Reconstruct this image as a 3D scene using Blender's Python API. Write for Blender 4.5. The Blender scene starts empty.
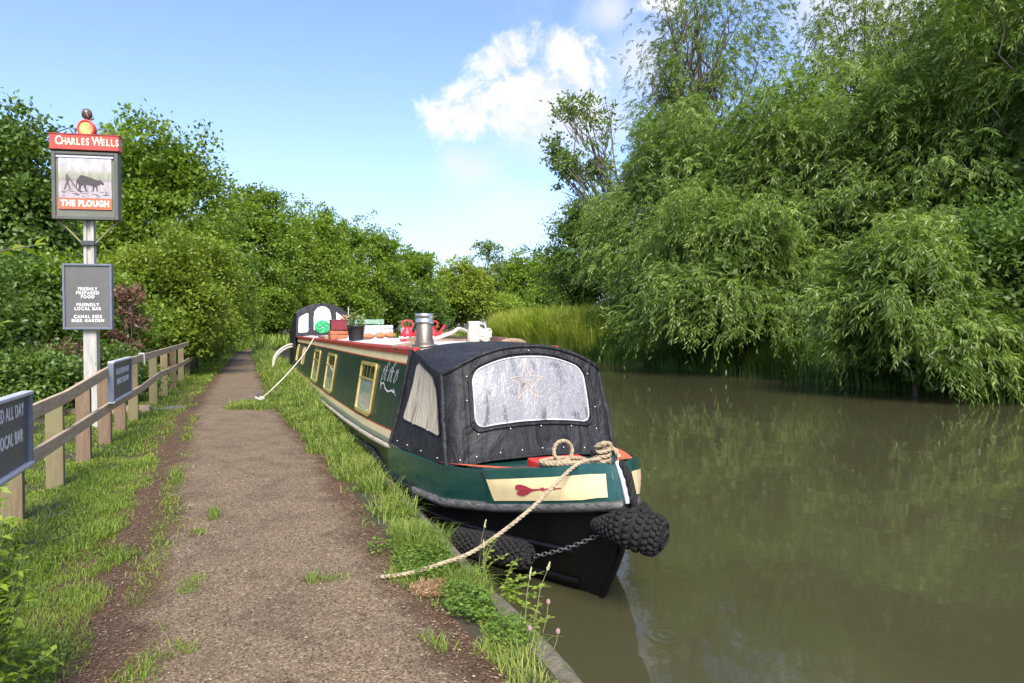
import bpy, bmesh, math, random
import numpy as np
from mathutils import Vector, Matrix
random.seed(7); RNG = np.random.default_rng(11)
S = bpy.context.scene
COL = S.collection
R = math.radians
HEAD = R(21.4)                       # the camera looks this far to the right of the canal's axis (+Y)

# ------------------------------------------------------------------ materials
def new_mat(name):
    m = bpy.data.materials.new(name); m.use_nodes = True
    nt = m.node_tree; nt.nodes.clear()
    out = nt.nodes.new('ShaderNodeOutputMaterial')
    p = nt.nodes.new('ShaderNodeBsdfPrincipled')
    nt.links.new(p.outputs[0], out.inputs[0])
    return m, nt, p, out
def N(nt, typ, **kw):
    n = nt.nodes.new(typ)
    for k, v in kw.items(): setattr(n, k, v)
    return n
def L(nt, a, b): nt.links.new(a, b)
def ramp(nt, fac, stops, interp='LINEAR'):
    r = N(nt, 'ShaderNodeValToRGB'); r.color_ramp.interpolation = interp
    el = r.color_ramp.elements
    while len(el) < len(stops): el.new(0.5)
    for e, (p, c) in zip(el, stops):
        e.position = p; e.color = (*c, 1) if len(c) == 3 else c
    if fac is not None: L(nt, fac, r.inputs[0])
    return r
def coords(nt, scale=(1,1,1)):
    t = N(nt, 'ShaderNodeTexCoord'); m = N(nt, 'ShaderNodeMapping'); m.inputs['Scale'].default_value = scale
    L(nt, t.outputs['Object'], m.inputs['Vector']); return m.outputs[0]
def noise(nt, vec, scale, detail=4, rough=.55, dist=0):
    n = N(nt, 'ShaderNodeTexNoise'); n.inputs['Scale'].default_value = scale
    n.inputs['Detail'].default_value = detail; n.inputs['Roughness'].default_value = rough
    n.inputs['Distortion'].default_value = dist
    if vec is not None: L(nt, vec, n.inputs['Vector'])
    return n.outputs['Fac']
def bump(nt, h, strength, dist, p):
    b = N(nt, 'ShaderNodeBump'); b.inputs['Strength'].default_value = strength; b.inputs['Distance'].default_value = dist
    L(nt, h, b.inputs['Height']); L(nt, b.outputs[0], p.inputs['Normal']); return b
def mixc(nt, fac, a, b, mode='MIX'):
    m = N(nt, 'ShaderNodeMix', data_type='RGBA', blend_type=mode)
    for s, v in ((m.inputs[0], fac), (m.inputs[6], a), (m.inputs[7], b)):
        if hasattr(v, 'links'): L(nt, v, s)
        elif isinstance(v, (int, float)): s.default_value = v
        else: s.default_value = (*v, 1)
    return m.outputs[2]
def mathn(nt, op, a, b=None, c=None, clamp=False):
    m = N(nt, 'ShaderNodeMath', operation=op); m.use_clamp = clamp
    for i, v in enumerate((a, b, c)):
        if v is None: continue
        if hasattr(v, 'links'): L(nt, v, m.inputs[i])
        else: m.inputs[i].default_value = v
    return m.outputs[0]
def simple(name, col, rough=.5, var=.25, scale=12, bmp=.15, bdist=.004, metal=0, coat=0, spec=.5, stretch=(1,1,1), col2=None, spot=None):
    """paint, wood, metal: a base colour with worn blotches and a fine bump"""
    m, nt, p, out = new_mat(name)
    v = coords(nt, stretch)
    n1 = noise(nt, v, scale, 6, .62)
    c2 = col2 or tuple(max(0, c*(1-var)) for c in col)
    c1 = tuple(min(1, c*(1+var*.6)) for c in col)
    r = ramp(nt, n1, [(.3, c2), (.7, c1)])
    c = r.outputs[0]
    if spot:                                   # (colour, threshold, scale)
        n3 = noise(nt, v, spot[2], 5, .7)
        f = ramp(nt, n3, [(spot[1], (0,0,0)), (spot[1]+.06, (1,1,1))])
        c = mixc(nt, f.outputs[0], c, spot[0])
    L(nt, c, p.inputs['Base Color'])
    n2 = noise(nt, v, scale*5, 5, .6)
    rr = N(nt, 'ShaderNodeMapRange'); L(nt, n1, rr.inputs[0]); rr.inputs[3].default_value = max(.02, rough-.1); rr.inputs[4].default_value = min(1, rough+.12)
    L(nt, rr.outputs[0], p.inputs['Roughness'])
    p.inputs['Metallic'].default_value = metal; p.inputs['Coat Weight'].default_value = coat
    p.inputs['Specular IOR Level'].default_value = spec
    if bmp: bump(nt, n2, bmp, bdist, p)
    return m
def leafy(name, dark, mid, light, trans=.3, rough=.5, spec=.35):
    """leaf colour by the leaf's own random value and a per-plant shift; light passes through"""
    m, nt, p, out = new_mat(name)
    a = N(nt, 'ShaderNodeAttribute'); a.attribute_name = 'v'
    oi = N(nt, 'ShaderNodeObjectInfo')
    f = mathn(nt, 'ADD', a.outputs['Fac'], mathn(nt, 'MULTIPLY_ADD', oi.outputs['Random'], .16, -.08))
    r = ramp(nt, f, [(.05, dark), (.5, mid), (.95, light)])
    L(nt, r.outputs[0], p.inputs['Base Color']); p.inputs['Roughness'].default_value = rough
    p.inputs['Specular IOR Level'].default_value = spec
    t = N(nt, 'ShaderNodeBsdfTranslucent')
    tc = mixc(nt, 1, r.outputs[0], (1.25, 1.35, .55), 'MULTIPLY'); L(nt, tc, t.inputs[0])
    mx = N(nt, 'ShaderNodeMixShader'); mx.inputs[0].default_value = trans
    L(nt, p.outputs[0], mx.inputs[1]); L(nt, t.outputs[0], mx.inputs[2]); L(nt, mx.outputs[0], out.inputs[0])
    return m

# ------------------------------------------------------------------ objects
ORIG = {}
def tag(o, label=None, cat=None, group=None, kind=None):
    if label: o['label'] = label
    if cat: o['category'] = cat
    if group: o['group'] = group
    if kind: o['kind'] = kind
    return o
def thing(name, loc, label, cat, group=None):
    o = bpy.data.objects.new(name, None); COL.objects.link(o); o.location = loc; o.empty_display_size = .2
    ORIG[o] = np.array(loc, float); return tag(o, label, cat, group)
def link(name, me, parent=None, mats=()):
    o = bpy.data.objects.new(name, me); COL.objects.link(o)
    for m in mats:
        if m and m.name not in [x.name for x in me.materials]: me.materials.append(m)
    if parent is not None: o.parent = parent; ORIG[o] = ORIG[parent]
    else: ORIG[o] = np.zeros(3)
    return o
class MB:
    """collects faces, builds ONE mesh"""
    def __init__(s): s.v = []; s.f = []; s.mi = []; s.sm = []
    def add(s, vs, fs, mi=0, smooth=False):
        b = len(s.v); s.v.extend([tuple(map(float, p)) for p in vs])
        for f in fs: s.f.append([b+i for i in f]); s.mi.append(mi); s.sm.append(smooth)
    def box(s, c, d, mi=0, rz=0, rx=0, ry=0, M=None, bev=0):
        x, y, z = [k/2 for k in d]
        if bev <= 0:
            vs = [(-x,-y,-z),(x,-y,-z),(x,y,-z),(-x,y,-z),(-x,-y,z),(x,-y,z),(x,y,z),(-x,y,z)]
            fs = [(3,2,1,0),(4,5,6,7),(0,1,5,4),(1,2,6,5),(2,3,7,6),(3,0,4,7)]
        else:
            bm = bmesh.new(); bmesh.ops.create_cube(bm, size=1)
            for v in bm.verts: v.co = (v.co.x*2*x, v.co.y*2*y, v.co.z*2*z)
            bmesh.ops.bevel(bm, geom=bm.edges[:], offset=bev, segments=2, affect='EDGES', profile=.5)
            vs = [v.co.copy() for v in bm.verts]; fs = [[v.index for v in f.verts] for f in bm.faces]; bm.free()
        rot = M or (Matrix.Rotation(rz, 3, 'Z') @ Matrix.Rotation(ry, 3, 'Y') @ Matrix.Rotation(rx, 3, 'X'))
        s.add([Vector(c) + rot @ Vector(v) for v in vs], fs, mi)
    def grid(s, P, mi=0, closed_u=False, smooth=True, flip=False):
        """P[i][j] points"""
        n, m = len(P), len(P[0]); vs = [p for row in P for p in row]; fs = []
        for i in range(n-1):
            for j in range(m if closed_u else m-1):
                k = (j+1) % m; q = (i*m+j, i*m+k, (i+1)*m+k, (i+1)*m+j)
                fs.append(q[::-1] if flip else q)
        s.add(vs, fs, mi, smooth)
    def tube(s, pts, r, seg=8, mi=0, cap=True):
        pts = [Vector(p) for p in pts]; n = len(pts)
        rs = [float(q) for q in r] if hasattr(r, '__len__') else [float(r)]*n
        rows = []; up = None
        for i, p in enumerate(pts):
            t = (pts[min(i+1, n-1)] - pts[max(i-1, 0)]).normalized()
            if up is None: up = Vector((0,0,1)) if abs(t.z) < .9 else Vector((1,0,0))
            a = t.cross(up)
            if a.length < 1e-5: a = t.orthogonal()
            a.normalize(); b = t.cross(a).normalized(); up = a.cross(t) if a.cross(t).length > .1 else up
            rows.append([p + rs[i]*(math.cos(2*math.pi*k/seg)*a + math.sin(2*math.pi*k/seg)*b) for k in range(seg)])
        s.grid(rows, mi, True)
        if cap:
            s.add(rows[0], [tuple(range(seg))], mi); s.add(rows[-1], [tuple(range(seg))[::-1]], mi)
    def lathe(s, c, prof, seg=20, mi=0, M=None, cap=True):
        c = Vector(c); rows = []
        for r, z in prof:
            row = [Vector((r*math.cos(2*math.pi*k/seg), r*math.sin(2*math.pi*k/seg), z)) for k in range(seg)]
            rows.append([c + (M @ p if M else p) for p in row])
        s.grid(rows, mi, True)
        if cap:
            s.add(rows[0], [tuple(range(seg))[::-1]], mi); s.add(rows[-1], [tuple(range(seg))], mi)
    def ball(s, c, r, mi=0, seg=12, M=None):
        r = r if hasattr(r, '__len__') else (r,)*3; rows = []
        n = seg//2+1
        for i in range(n+1):
            th = math.pi*(.001+.998*i/n); row = []
            for k in range(seg):
                p = Vector((r[0]*math.sin(th)*math.cos(2*math.pi*k/seg), r[1]*math.sin(th)*math.sin(2*math.pi*k/seg), r[2]*math.cos(th)))
                row.append(Vector(c) + (M @ p if M else p))
            rows.append(row)
        s.grid(rows, mi, True, flip=True)
    def plate(s, poly, F, t, mi=0):
        """extruded polygon: F(x, y, off) -> point; front at off=t, back at off=0"""
        n = len(poly); a = [F(x, y, t) for x, y in poly]; b = [F(x, y, 0) for x, y in poly]
        s.add(a+b, [tuple(range(n)), tuple(range(2*n-1, n-1, -1))] + [(i, n+i, n+(i+1) % n, (i+1) % n) for i in range(n)], mi)
    def build(s, name, mats, parent=None, local=False):
        me = bpy.data.meshes.new(name)
        o = ORIG[parent] if parent is not None and not local else np.zeros(3)
        me.from_pydata([(x-o[0], y-o[1], z-o[2]) for x, y, z in s.v], [], s.f)
        mats = mats if isinstance(mats, (list, tuple)) else [mats]
        for m in mats: me.materials.append(m)
        me.polygons.foreach_set('material_index', s.mi); me.polygons.foreach_set('use_smooth', s.sm)
        me.update()
        return link(name, me, parent)
def mesh_np(name, V, F, mat, attr=None, k=4, smooth=False):
    """V (n,3), F (m,k) all faces of k corners"""
    me = bpy.data.meshes.new(name)
    me.vertices.add(len(V)); me.vertices.foreach_set('co', V.astype(np.float32).ravel())
    me.loops.add(F.size); me.loops.foreach_set('vertex_index', F.astype(np.int32).ravel())
    me.polygons.add(len(F)); me.polygons.foreach_set('loop_start', np.arange(0, F.size, k, dtype=np.int32))
    if smooth: me.polygons.foreach_set('use_smooth', np.ones(len(F), bool))
    if attr is not None:
        a = me.attributes.new('v', 'FLOAT', 'POINT'); a.data.foreach_set('value', attr.astype(np.float32))
    for m in (mat if isinstance(mat, (list, tuple)) else [mat]): me.materials.append(m)
    me.update(calc_edges=True); return me
def unit(a): return a/np.maximum(np.linalg.norm(a, axis=-1, keepdims=True), 1e-9)
def leaves(name, pos, axis, nrm, ln, wd, v, mat, fold=.0):
    axis = unit(axis); side = unit(np.cross(axis, nrm)); up = np.cross(side, axis)
    ln = np.broadcast_to(np.asarray(ln, float), (len(pos),))[:, None]; wd = np.broadcast_to(np.asarray(wd, float), (len(pos),))[:, None]
    mid = pos + axis*ln*.45 + up*ln*fold
    V = np.stack([pos, mid+side*wd*.5, pos+axis*ln, mid-side*wd*.5], 1).reshape(-1, 3)
    F = np.arange(len(V)).reshape(-1, 4)
    return mesh_np(name, V, F, mat, np.repeat(v, 4))
def blades(name, pos, h, w, lean, v, mat, kind='STRUCT'):
    """grass blades, each two bent faces"""
    n = len(pos); az = RNG.uniform(0, 2*np.pi, n); d = np.stack([np.cos(az), np.sin(az), np.zeros(n)], 1)
    s = np.stack([-d[:,1], d[:,0], np.zeros(n)], 1); h = h[:,None]; w = np.broadcast_to(np.asarray(w, float), (n,))[:,None]; lean = lean[:,None]
    up = np.array([0,0,1.])
    m1 = pos + up*h*.45 + d*h*lean*.2; m2 = pos + up*h*.8 + d*h*lean*.6; tip = pos + up*h*(1-.25*lean) + d*h*lean*1.15
    V = np.stack([pos-s*w*.5, pos+s*w*.5, m1-s*w*.45, m1+s*w*.45, m2-s*w*.28, m2+s*w*.28, tip, tip], 1)
    V[:,7] = tip + s*w*.04
    V = V.reshape(-1, 3); b = np.arange(n)[:,None]*8
    F = np.concatenate([b+np.array([[0,1,3,2]]), b+np.array([[2,3,5,4]]), b+np.array([[4,5,7,6]])], 0)
    return mesh_np(name, V, F, mat, np.repeat(v, 8))
def spline(pts, n=40):
    P = [Vector(p) for p in pts]; P = [2*P[0]-P[1]] + P + [2*P[-1]-P[-2]]; out = []; m = len(P)-3
    for i in range(n):
        t = i/(n-1)*m; k = min(int(t), m-1); u = t-k; a, b, c, d = P[k:k+4]
        out.append(.5*((2*b) + (c-a)*u + (2*a-5*b+4*c-d)*u*u + (3*b-a-3*c+d)*u**3))
    return out
def rope(mb, pts, rad, pitch=None, n=None, mi=0, seg=6):
    """three twisted strands along a smooth path"""
    pitch = pitch or rad*7
    base = spline(pts, 200); ln = [0]
    for a, b in zip(base, base[1:]): ln.append(ln[-1]+(b-a).length)
    tot = ln[-1]; n = n or max(8, int(tot/pitch*9))
    fr = []; j = 0; up = None
    for i in range(n):
        d = tot*i/(n-1)
        while j < len(ln)-2 and ln[j+1] < d: j += 1
        u = (d-ln[j])/max(1e-6, ln[j+1]-ln[j]); p = base[j].lerp(base[j+1], min(1, max(0, u))); t = (base[j+1]-base[j]).normalized()
        if up is None: up = t.orthogonal().normalized()
        up = (up - t*up.dot(t)).normalized(); fr.append((p, up.copy(), t.cross(up), d))
    for k in range(3):
        s = [p + rad*.52*(math.cos(2*math.pi*(d/pitch+k/3))*a + math.sin(2*math.pi*(d/pitch+k/3))*b) for p, a, b, d in fr]
        mb.tube(s, rad*.56, seg, mi)
def lerpf(x, xs, ys): return float(np.interp(x, xs, ys))
def smoothf(x, xs, ys):
    """monotone-ish smooth interpolation (cosine-free: averaged linear)"""
    return sum(np.interp(x+d, xs, ys)*w for d, w in ((-.12,.2),(-.06,.2),(0,.2),(.06,.2),(.12,.2)))
def text_mesh(txt, size, width=1.0, bold=0.0, gap=1.0, thick=.004, line=1.0):
    c = bpy.data.curves.new('t', 'FONT'); c.body = txt; c.size = size; c.align_x = 'CENTER'; c.align_y = 'CENTER'
    c.offset = bold; c.space_character = gap; c.extrude = thick/2; c.space_line = line; c.resolution_u = 3
    o = bpy.data.objects.new('t', c); COL.objects.link(o)
    dg = bpy.context.evaluated_depsgraph_get(); me = bpy.data.meshes.new_from_object(o.evaluated_get(dg))
    bpy.data.objects.remove(o); bpy.data.curves.remove(c)
    if width != 1: me.transform(Matrix.Diagonal((width, 1, 1, 1)))
    return me
def put_text(name, txt, size, mat, parent, M, fit=None, **kw):
    """M maps text plane (x right, y up, z towards the reader) into the world"""
    me = text_mesh(txt, size, **kw); o = ORIG[parent]
    if fit:
        xs_ = [v.co.x for v in me.vertices]; me.transform(Matrix.Diagonal((fit/(max(xs_)-min(xs_)), 1, 1, 1)))
    me.transform(Matrix.Translation(-Vector(o)) @ M); me.materials.clear(); me.materials.append(mat); me.name = name
    return link(name, me, parent)
def copy_tree(o, loc=None, parent=None):
    c = o.copy(); COL.objects.link(c)
    if parent is not None: c.parent = parent
    if loc is not None: c.location = loc
    for ch in list(o.children): copy_tree(ch, None, c)
    return c
def vnoise(x, y, seed=0):
    """smooth pseudo noise in about -1..1"""
    r = np.random.default_rng(seed); o = 0
    for i in range(9):
        a = r.uniform(0, 2*np.pi); f = r.uniform(.7, 2.6); o = o + np.sin((x*np.cos(a)+y*np.sin(a))*f*2.2 + r.uniform(0, 6.3))
    return o/3.2

# ------------------------------------------------------------------ canal layout
def cbend(Y): Y = np.asarray(Y, float); d = np.clip(Y-40, 0, 75); return d*d*.0085 + np.clip(Y-115, 0, None)*1.27
QX = 1.34                                   # towpath bank
FX = 18.3                                   # far bank
def eL(Y): return np.interp(Y, [-5,3,5,12,20,30,45,60], [-.45,-.5,-.62,-.85,-.85,-.62,-.3,-.1]) + cbend(Y)
def eR(Y): return np.interp(Y, [-5,2.8,4.1,6,7.5,10,15,20,30,45,60], [1.05,1.0,.89,.85,.84,.71,.52,.46,.42,.4,.45]) + cbend(Y)

# ------------------------------------------------------------------ camera, light, sky
cam = bpy.data.cameras.new('camera'); cam.sensor_width = 36; cam.lens = 24.0; cam.clip_start = .05; cam.clip_end = 3000
co = bpy.data.objects.new('camera', cam); COL.objects.link(co); co.location = (0, 0, 1.95)
co.rotation_euler = (R(90-1.3), 0, -HEAD); S.camera = co
SUN_AZ = math.atan2(-.20, -.98)             # direction towards the sun, measured from +Y to +X
SUN_EL = R(46)
sd = bpy.data.lights.new('sun', 'SUN'); sd.energy = 3.2; sd.angle = R(28); sd.color = (1, .94, .84)
so = bpy.data.objects.new('sun', sd); COL.objects.link(so)
ts = Vector((math.sin(SUN_AZ)*math.cos(SUN_EL), math.cos(SUN_AZ)*math.cos(SUN_EL), math.sin(SUN_EL)))
so.rotation_euler = ts.to_track_quat('Z', 'Y').to_euler(); so.location = (-20, -20, 40)

W = bpy.data.worlds.new('World'); S.world = W; W.use_nodes = True
nt = W.node_tree; nt.nodes.clear()
wo = N(nt, 'ShaderNodeOutputWorld'); bg = N(nt, 'ShaderNodeBackground'); L(nt, bg.outputs[0], wo.inputs[0])
sky = N(nt, 'ShaderNodeTexSky', sky_type='NISHITA'); sky.sun_disc = False
sky.sun_elevation = SUN_EL; sky.sun_rotation = SUN_AZ % (2*math.pi); sky.air_density = 1.0; sky.dust_density = 1.6; sky.ozone_density = 2.0
tc = N(nt, 'ShaderNodeTexCoord'); D = tc.outputs['Generated']
def vdot(v, c):
    n = N(nt, 'ShaderNodeVectorMath', operation='DOT_PRODUCT'); L(nt, v, n.inputs[0]); n.inputs[1].default_value = c; return n.outputs['Value']
f_ = vdot(D, (math.sin(HEAD), math.cos(HEAD), 0)); r_ = vdot(D, (math.cos(HEAD), -math.sin(HEAD), 0)); u_ = vdot(D, (0, 0, 1))
fc = mathn(nt, 'MAXIMUM', f_, .05)
U = mathn(nt, 'DIVIDE', r_, fc); V_ = mathn(nt, 'DIVIDE', u_, fc)
cv = N(nt, 'ShaderNodeCombineXYZ'); L(nt, U, cv.inputs[0]); L(nt, V_, cv.inputs[1])
n1 = noise(nt, cv.outputs[0], 11, 10, .66, .35); n2 = noise(nt, cv.outputs[0], 3.2, 8, .6, .4)
def blob(px, py, rx, ry):
    s = N(nt, 'ShaderNodeVectorMath', operation='SUBTRACT'); L(nt, cv.outputs[0], s.inputs[0]); s.inputs[1].default_value = ((px-512)/683, (326-py)/683, 0)
    m = N(nt, 'ShaderNodeVectorMath', operation='MULTIPLY'); L(nt, s.outputs[0], m.inputs[0]); m.inputs[1].default_value = (683/rx, 683/ry, 0)
    l = N(nt, 'ShaderNodeVectorMath', operation='LENGTH'); L(nt, m.outputs[0], l.inputs[0])
    return mathn(nt, 'SUBTRACT', 1, l.outputs['Value'])
def union(bs):
    o = bs[0]
    for b in bs[1:]: o = mathn(nt, 'SMOOTH_MAX', o, b, .25)
    return o
def cover(bs, nz, k, lo, hi):
    c = mathn(nt, 'ADD', union(bs), mathn(nt, 'MULTIPLY_ADD', nz, k, -k*.5))
    m = N(nt, 'ShaderNodeMapRange', interpolation_type='SMOOTHSTEP'); L(nt, c, m.inputs[0]); m.inputs[1].default_value = lo; m.inputs[2].default_value = hi
    return m.outputs[0]
crisp = cover([blob(562,56,50,48), blob(506,62,42,30), blob(535,98,74,50), blob(472,112,50,36), blob(577,80,36,42), blob(440,122,26,28), blob(668,-6,46,36)], n1, 2.9, .10, .72)
soft = cover([blob(560,125,120,60), blob(465,175,55,40), blob(500,212,95,44), blob(640,60,60,70), blob(455,165,28,30), blob(610,15,50,40)], n2, 2.4, .0, 1.1)
big = cover([blob(1000,-60,430,330), blob(780,-230,430,290), blob(1300,100,500,300)], n2, 1.7, .0, .75)
veil = cover([blob(300,300,900,190)], n2, 1.4, -.2, 1.9)
c0 = mixc(nt, 1, sky.outputs[0], (1.00, 1.02, 1.24), 'MULTIPLY')
c1 = mixc(nt, mathn(nt, 'MULTIPLY', veil, .46), c0, (2.75, 3.02, 3.6))
c2 = mixc(nt, mathn(nt, 'MULTIPLY', soft, .85), c1, (3.5, 3.62, 3.85))
shade = ramp(nt, n1, [(.36, (2.95,3.12,3.45)), (.56, (4.4,4.35,4.3))])
c3 = mixc(nt, mathn(nt, 'MULTIPLY', crisp, .93), c2, shade.outputs[0])
c4 = mixc(nt, mathn(nt, 'MULTIPLY', big, .9), c3, (4.0, 4.05, 4.15))
L(nt, c4, bg.inputs[0]); bg.inputs[1].default_value = .125
vs = S.view_settings; vs.view_transform = 'Standard'; vs.look = 'None'; vs.exposure = 1.1; vs.gamma = 1; vs.use_curve_mapping = False
S.cycles.max_bounces = 7; S.cycles.diffuse_bounces = 4; S.cycles.glossy_bounces = 3; S.cycles.transmission_bounces = 4
# ------------------------------------------------------------------ ground, path, water
def soil_mat():
    m, nt, p, out = new_mat('soil'); v = coords(nt)
    a = noise(nt, v, 1.3, 6, .6); b = noise(nt, v, 26, 6, .7)
    g = ramp(nt, a, [(.35, (.050,.034,.018)), (.5, (.055,.045,.020)), (.68, (.05,.058,.020))])
    c = mixc(nt, mathn(nt, 'MULTIPLY', b, .6), g.outputs[0], (.03,.02,.012))
    L(nt, c, p.inputs['Base Color']); p.inputs['Roughness'].default_value = .95; bump(nt, b, .7, .03, p); return m
def path_mat():
    m, nt, p, out = new_mat('gravel'); v = coords(nt)
    at = N(nt, 'ShaderNodeAttribute'); at.attribute_name = 'v'
    vo = N(nt, 'ShaderNodeTexVoronoi'); vo.inputs['Scale'].default_value = 95; L(nt, v, vo.inputs['Vector'])
    grain = ramp(nt, vo.outputs['Color'], [(0, (.075,.052,.029)), (.4, (.14,.098,.056)), (.7, (.195,.142,.083)), (1, (.32,.255,.165))])
    big = noise(nt, v, 1.1, 6, .62, .4); mid = noise(nt, v, 7, 6, .65)
    fine = noise(nt, v, 160, 3, .6)
    red = ramp(nt, vo.outputs['Color'], [(0, (.036,.019,.009)), (.5, (.083,.046,.022)), (.85, (.14,.082,.040)), (1, (.26,.17,.09))])
    e = mathn(nt, 'ADD', at.outputs['Fac'], mathn(nt, 'ADD', mathn(nt, 'MULTIPLY_ADD', big, 1.5, -.75), mathn(nt, 'MULTIPLY_ADD', mid, 1.1, -.55)))
    fr = ramp(nt, e, [(.30, (0,0,0)), (.80, (1,1,1))])
    c = mixc(nt, fr.outputs[0], grain.outputs[0], red.outputs[0])
    dk = ramp(nt, noise(nt, v, 2.7, 5, .6, .3), [(.34, (.74,.71,.68)), (.48, (.97,.96,.95)), (.62, (1.10,1.08,1.04))])
    c = mixc(nt, 1, c, dk.outputs[0], 'MULTIPLY')
    L(nt, c, p.inputs['Base Color']); p.inputs['Roughness'].default_value = .85; p.inputs['Specular IOR Level'].default_value = .35
    h = mathn(nt, 'ADD', vo.outputs['Distance'], mathn(nt, 'MULTIPLY', fine, .6))
    bump(nt, h, .5, .010, p); return m
def water_mat():
    m, nt, p, out = new_mat('canal_water'); t = N(nt, 'ShaderNodeTexCoord'); v = t.outputs['Object']
    big = noise(nt, v, .35, 3, .5)
    c = ramp(nt, big, [(.3, (.047,.0455,.021)), (.7, (.056,.053,.0245))]); L(nt, c.outputs[0], p.inputs['Base Color'])
    p.inputs['Roughness'].default_value = .035; p.inputs['IOR'].default_value = 1.333
    n1 = noise(nt, v, 1.3, 2, .45, .3); n2 = noise(nt, v, 9, 2, .5)
    h = mathn(nt, 'ADD', n1, mathn(nt, 'MULTIPLY', n2, .10))
    for x, y, k, rad in ((2.46,3.62,95,.17), (6.1,6.4,80,.16), (9.2,10.5,70,.22), (5.2,9.6,80,.14)):
        s = N(nt, 'ShaderNodeVectorMath', operation='DISTANCE'); L(nt, v, s.inputs[0]); s.inputs[1].default_value = (x, y, 0)
        d = s.outputs['Value']; fall = mathn(nt, 'SUBTRACT', 1, mathn(nt, 'DIVIDE', d, rad), clamp=True)
        h = mathn(nt, 'ADD', h, mathn(nt, 'MULTIPLY', mathn(nt, 'MULTIPLY', mathn(nt, 'SINE', mathn(nt, 'MULTIPLY', d, k)), fall), .16))
    bump(nt, h, .16, .03, p); return m
M_soil, M_path, M_water = soil_mat(), path_mat(), water_mat()

def ground_z(x, Y):
    """terrain height, x measured from the bent canal axis"""
    z = np.interp(x, [-400,-40,-12,-3.2,-1.9,QX-.06,QX,QX+.02,FX-.6,FX-.1,FX+.4,FX+2.5,FX+7,FX+30,400],
                     [3,1.5,.75,.42,.40,.40,.38,-.9,-1.0,-.1,.25,.65,1.1,1.6,3])
    return z
ys = np.concatenate([np.linspace(-30, 2, 12), np.linspace(2.5, 45, 90), np.linspace(47, 130, 50), np.linspace(140, 900, 20)])
xs = np.array([-400,-150,-60,-30,-16,-10,-7,-5,-4,-3.2,-2.6,-2.2,-1.9,-1.5,-1.1,-.7,-.3,.1,.5,.9,1.15,QX-.06,QX,QX+.02,3,8,FX-1.2,FX-.6,FX-.3,FX-.1,FX+.1,FX+.4,FX+1,FX+1.7,FX+2.5,FX+4,FX+7,FX+14,FX+30,80,160,400,700])
mb = MB(); rows = []
for y in ys:
    rows.append([(x+float(cbend(y)), y, float(ground_z(x, y)) + (.015*float(vnoise(np.array(x*2), np.array(y*2), 3)) if -3.2 < x < 1.2 else 0)*0) for x in xs])
mb.grid(rows, 0, smooth=True)
tag(mb.build('ground', M_soil), kind='structure')
mb = MB(); rows = []
for y in list(np.linspace(-30, 40, 8))+list(np.linspace(44, 130, 40))+[200, 400, 900]:
    c = float(cbend(y)); rows.append([(c+QX-.2, y, 0), (c+6, y, 0), (c+12, y, 0), (c+FX+.3, y, 0)])
mb.grid(rows, 0, smooth=True, flip=False); tag(mb.build('canal_water', M_water), kind='structure')
# towpath
py = np.concatenate([np.arange(-4, 12, .12), np.arange(12, 30, .4), np.arange(30, 60, 1.5)]); V = []; A = []; K = 28
for y in py:
    a, b = float(eL(y))-.55, float(eR(y))+.12
    for k in range(K):
        u = k/(K-1); x = a+(b-a)*u
        ed = max(0, (float(eL(y))+.34-x)/.42, (x-(float(eR(y))-.34))/.42)
        z = .406 + .006*math.sin(math.pi*u) - .012*max(0, abs(u-.5)-.46)/.04
        V.append((x, y, z)); A.append(min(1.3, ed))
V = np.array(V); n = len(py); I = np.arange(n*K).reshape(n, K)
F = np.stack([I[:-1,:-1], I[:-1,1:], I[1:,1:], I[1:,:-1]], -1).reshape(-1, 4)
tag(link('towpath', mesh_np('towpath', V, F, M_path, np.array(A), smooth=True)), kind='structure')
# concrete coping
M_conc = simple('coping_concrete', (.17,.14,.095), .9, .35, 7, .9, .02, col2=(.07,.06,.035), spot=((.07,.09,.025), .50, 6))
mb = MB(); rows = []
for y in np.arange(.5, 60, .16):
    j = lambda s: .012*math.sin(y*s+s*s)+.008*math.sin(y*2.7*s)
    c = float(cbend(y)); gap = -.012 if abs((y*.82) % 1.0) < .13 else 0
    rows.append([(c+QX-.085+j(1.3), y, .385), (c+QX-.08+j(1.3), y, .428+gap), (c+QX-.02+j(2.1)*.6, y, .436+gap), (c+QX+.008+j(1.7)*.6, y, .415+gap), (c+QX+.025+j(1.1)*.6, y, .30), (c+QX+.03, y, .02), (c+QX+.03, y, -.6)])
mb.grid(rows, 0, smooth=False)
tag(mb.build('canal_coping', M_conc), 'mossy weathered concrete coping along the towpath edge of the canal', 'coping')

# ------------------------------------------------------------------ grass
M_lawn = leafy('lawn_blade', (.10,.155,.017), (.18,.28,.03), (.33,.375,.075), .44, .5)
M_verge = leafy('verge_blade', (.085,.135,.018), (.16,.25,.03), (.34,.36,.09), .35, .5)
M_reed = leafy('reed_blade', (.13,.185,.015), (.26,.345,.03), (.44,.44,.09), .42, .45)
M_clover = leafy('clover_leaf', (.07,.125,.017), (.12,.21,.025), (.21,.31,.05), .35, .45)
def scatter(bands, mask, x0, x1):
    P = []; Wd = []
    for a, b, dens, w in bands:
        n = int((b-a)*(x1-x0)*dens); x = RNG.uniform(x0, x1, n); y = RNG.uniform(a, b, n); xx = x + cbend(y)
        k = RNG.uniform(0, 1, n) < mask(x, y); P.append(np.stack([xx[k], y[k]], 1)); Wd.append(np.full(k.sum(), w))
    return np.concatenate(P), np.concatenate(Wd)
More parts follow.
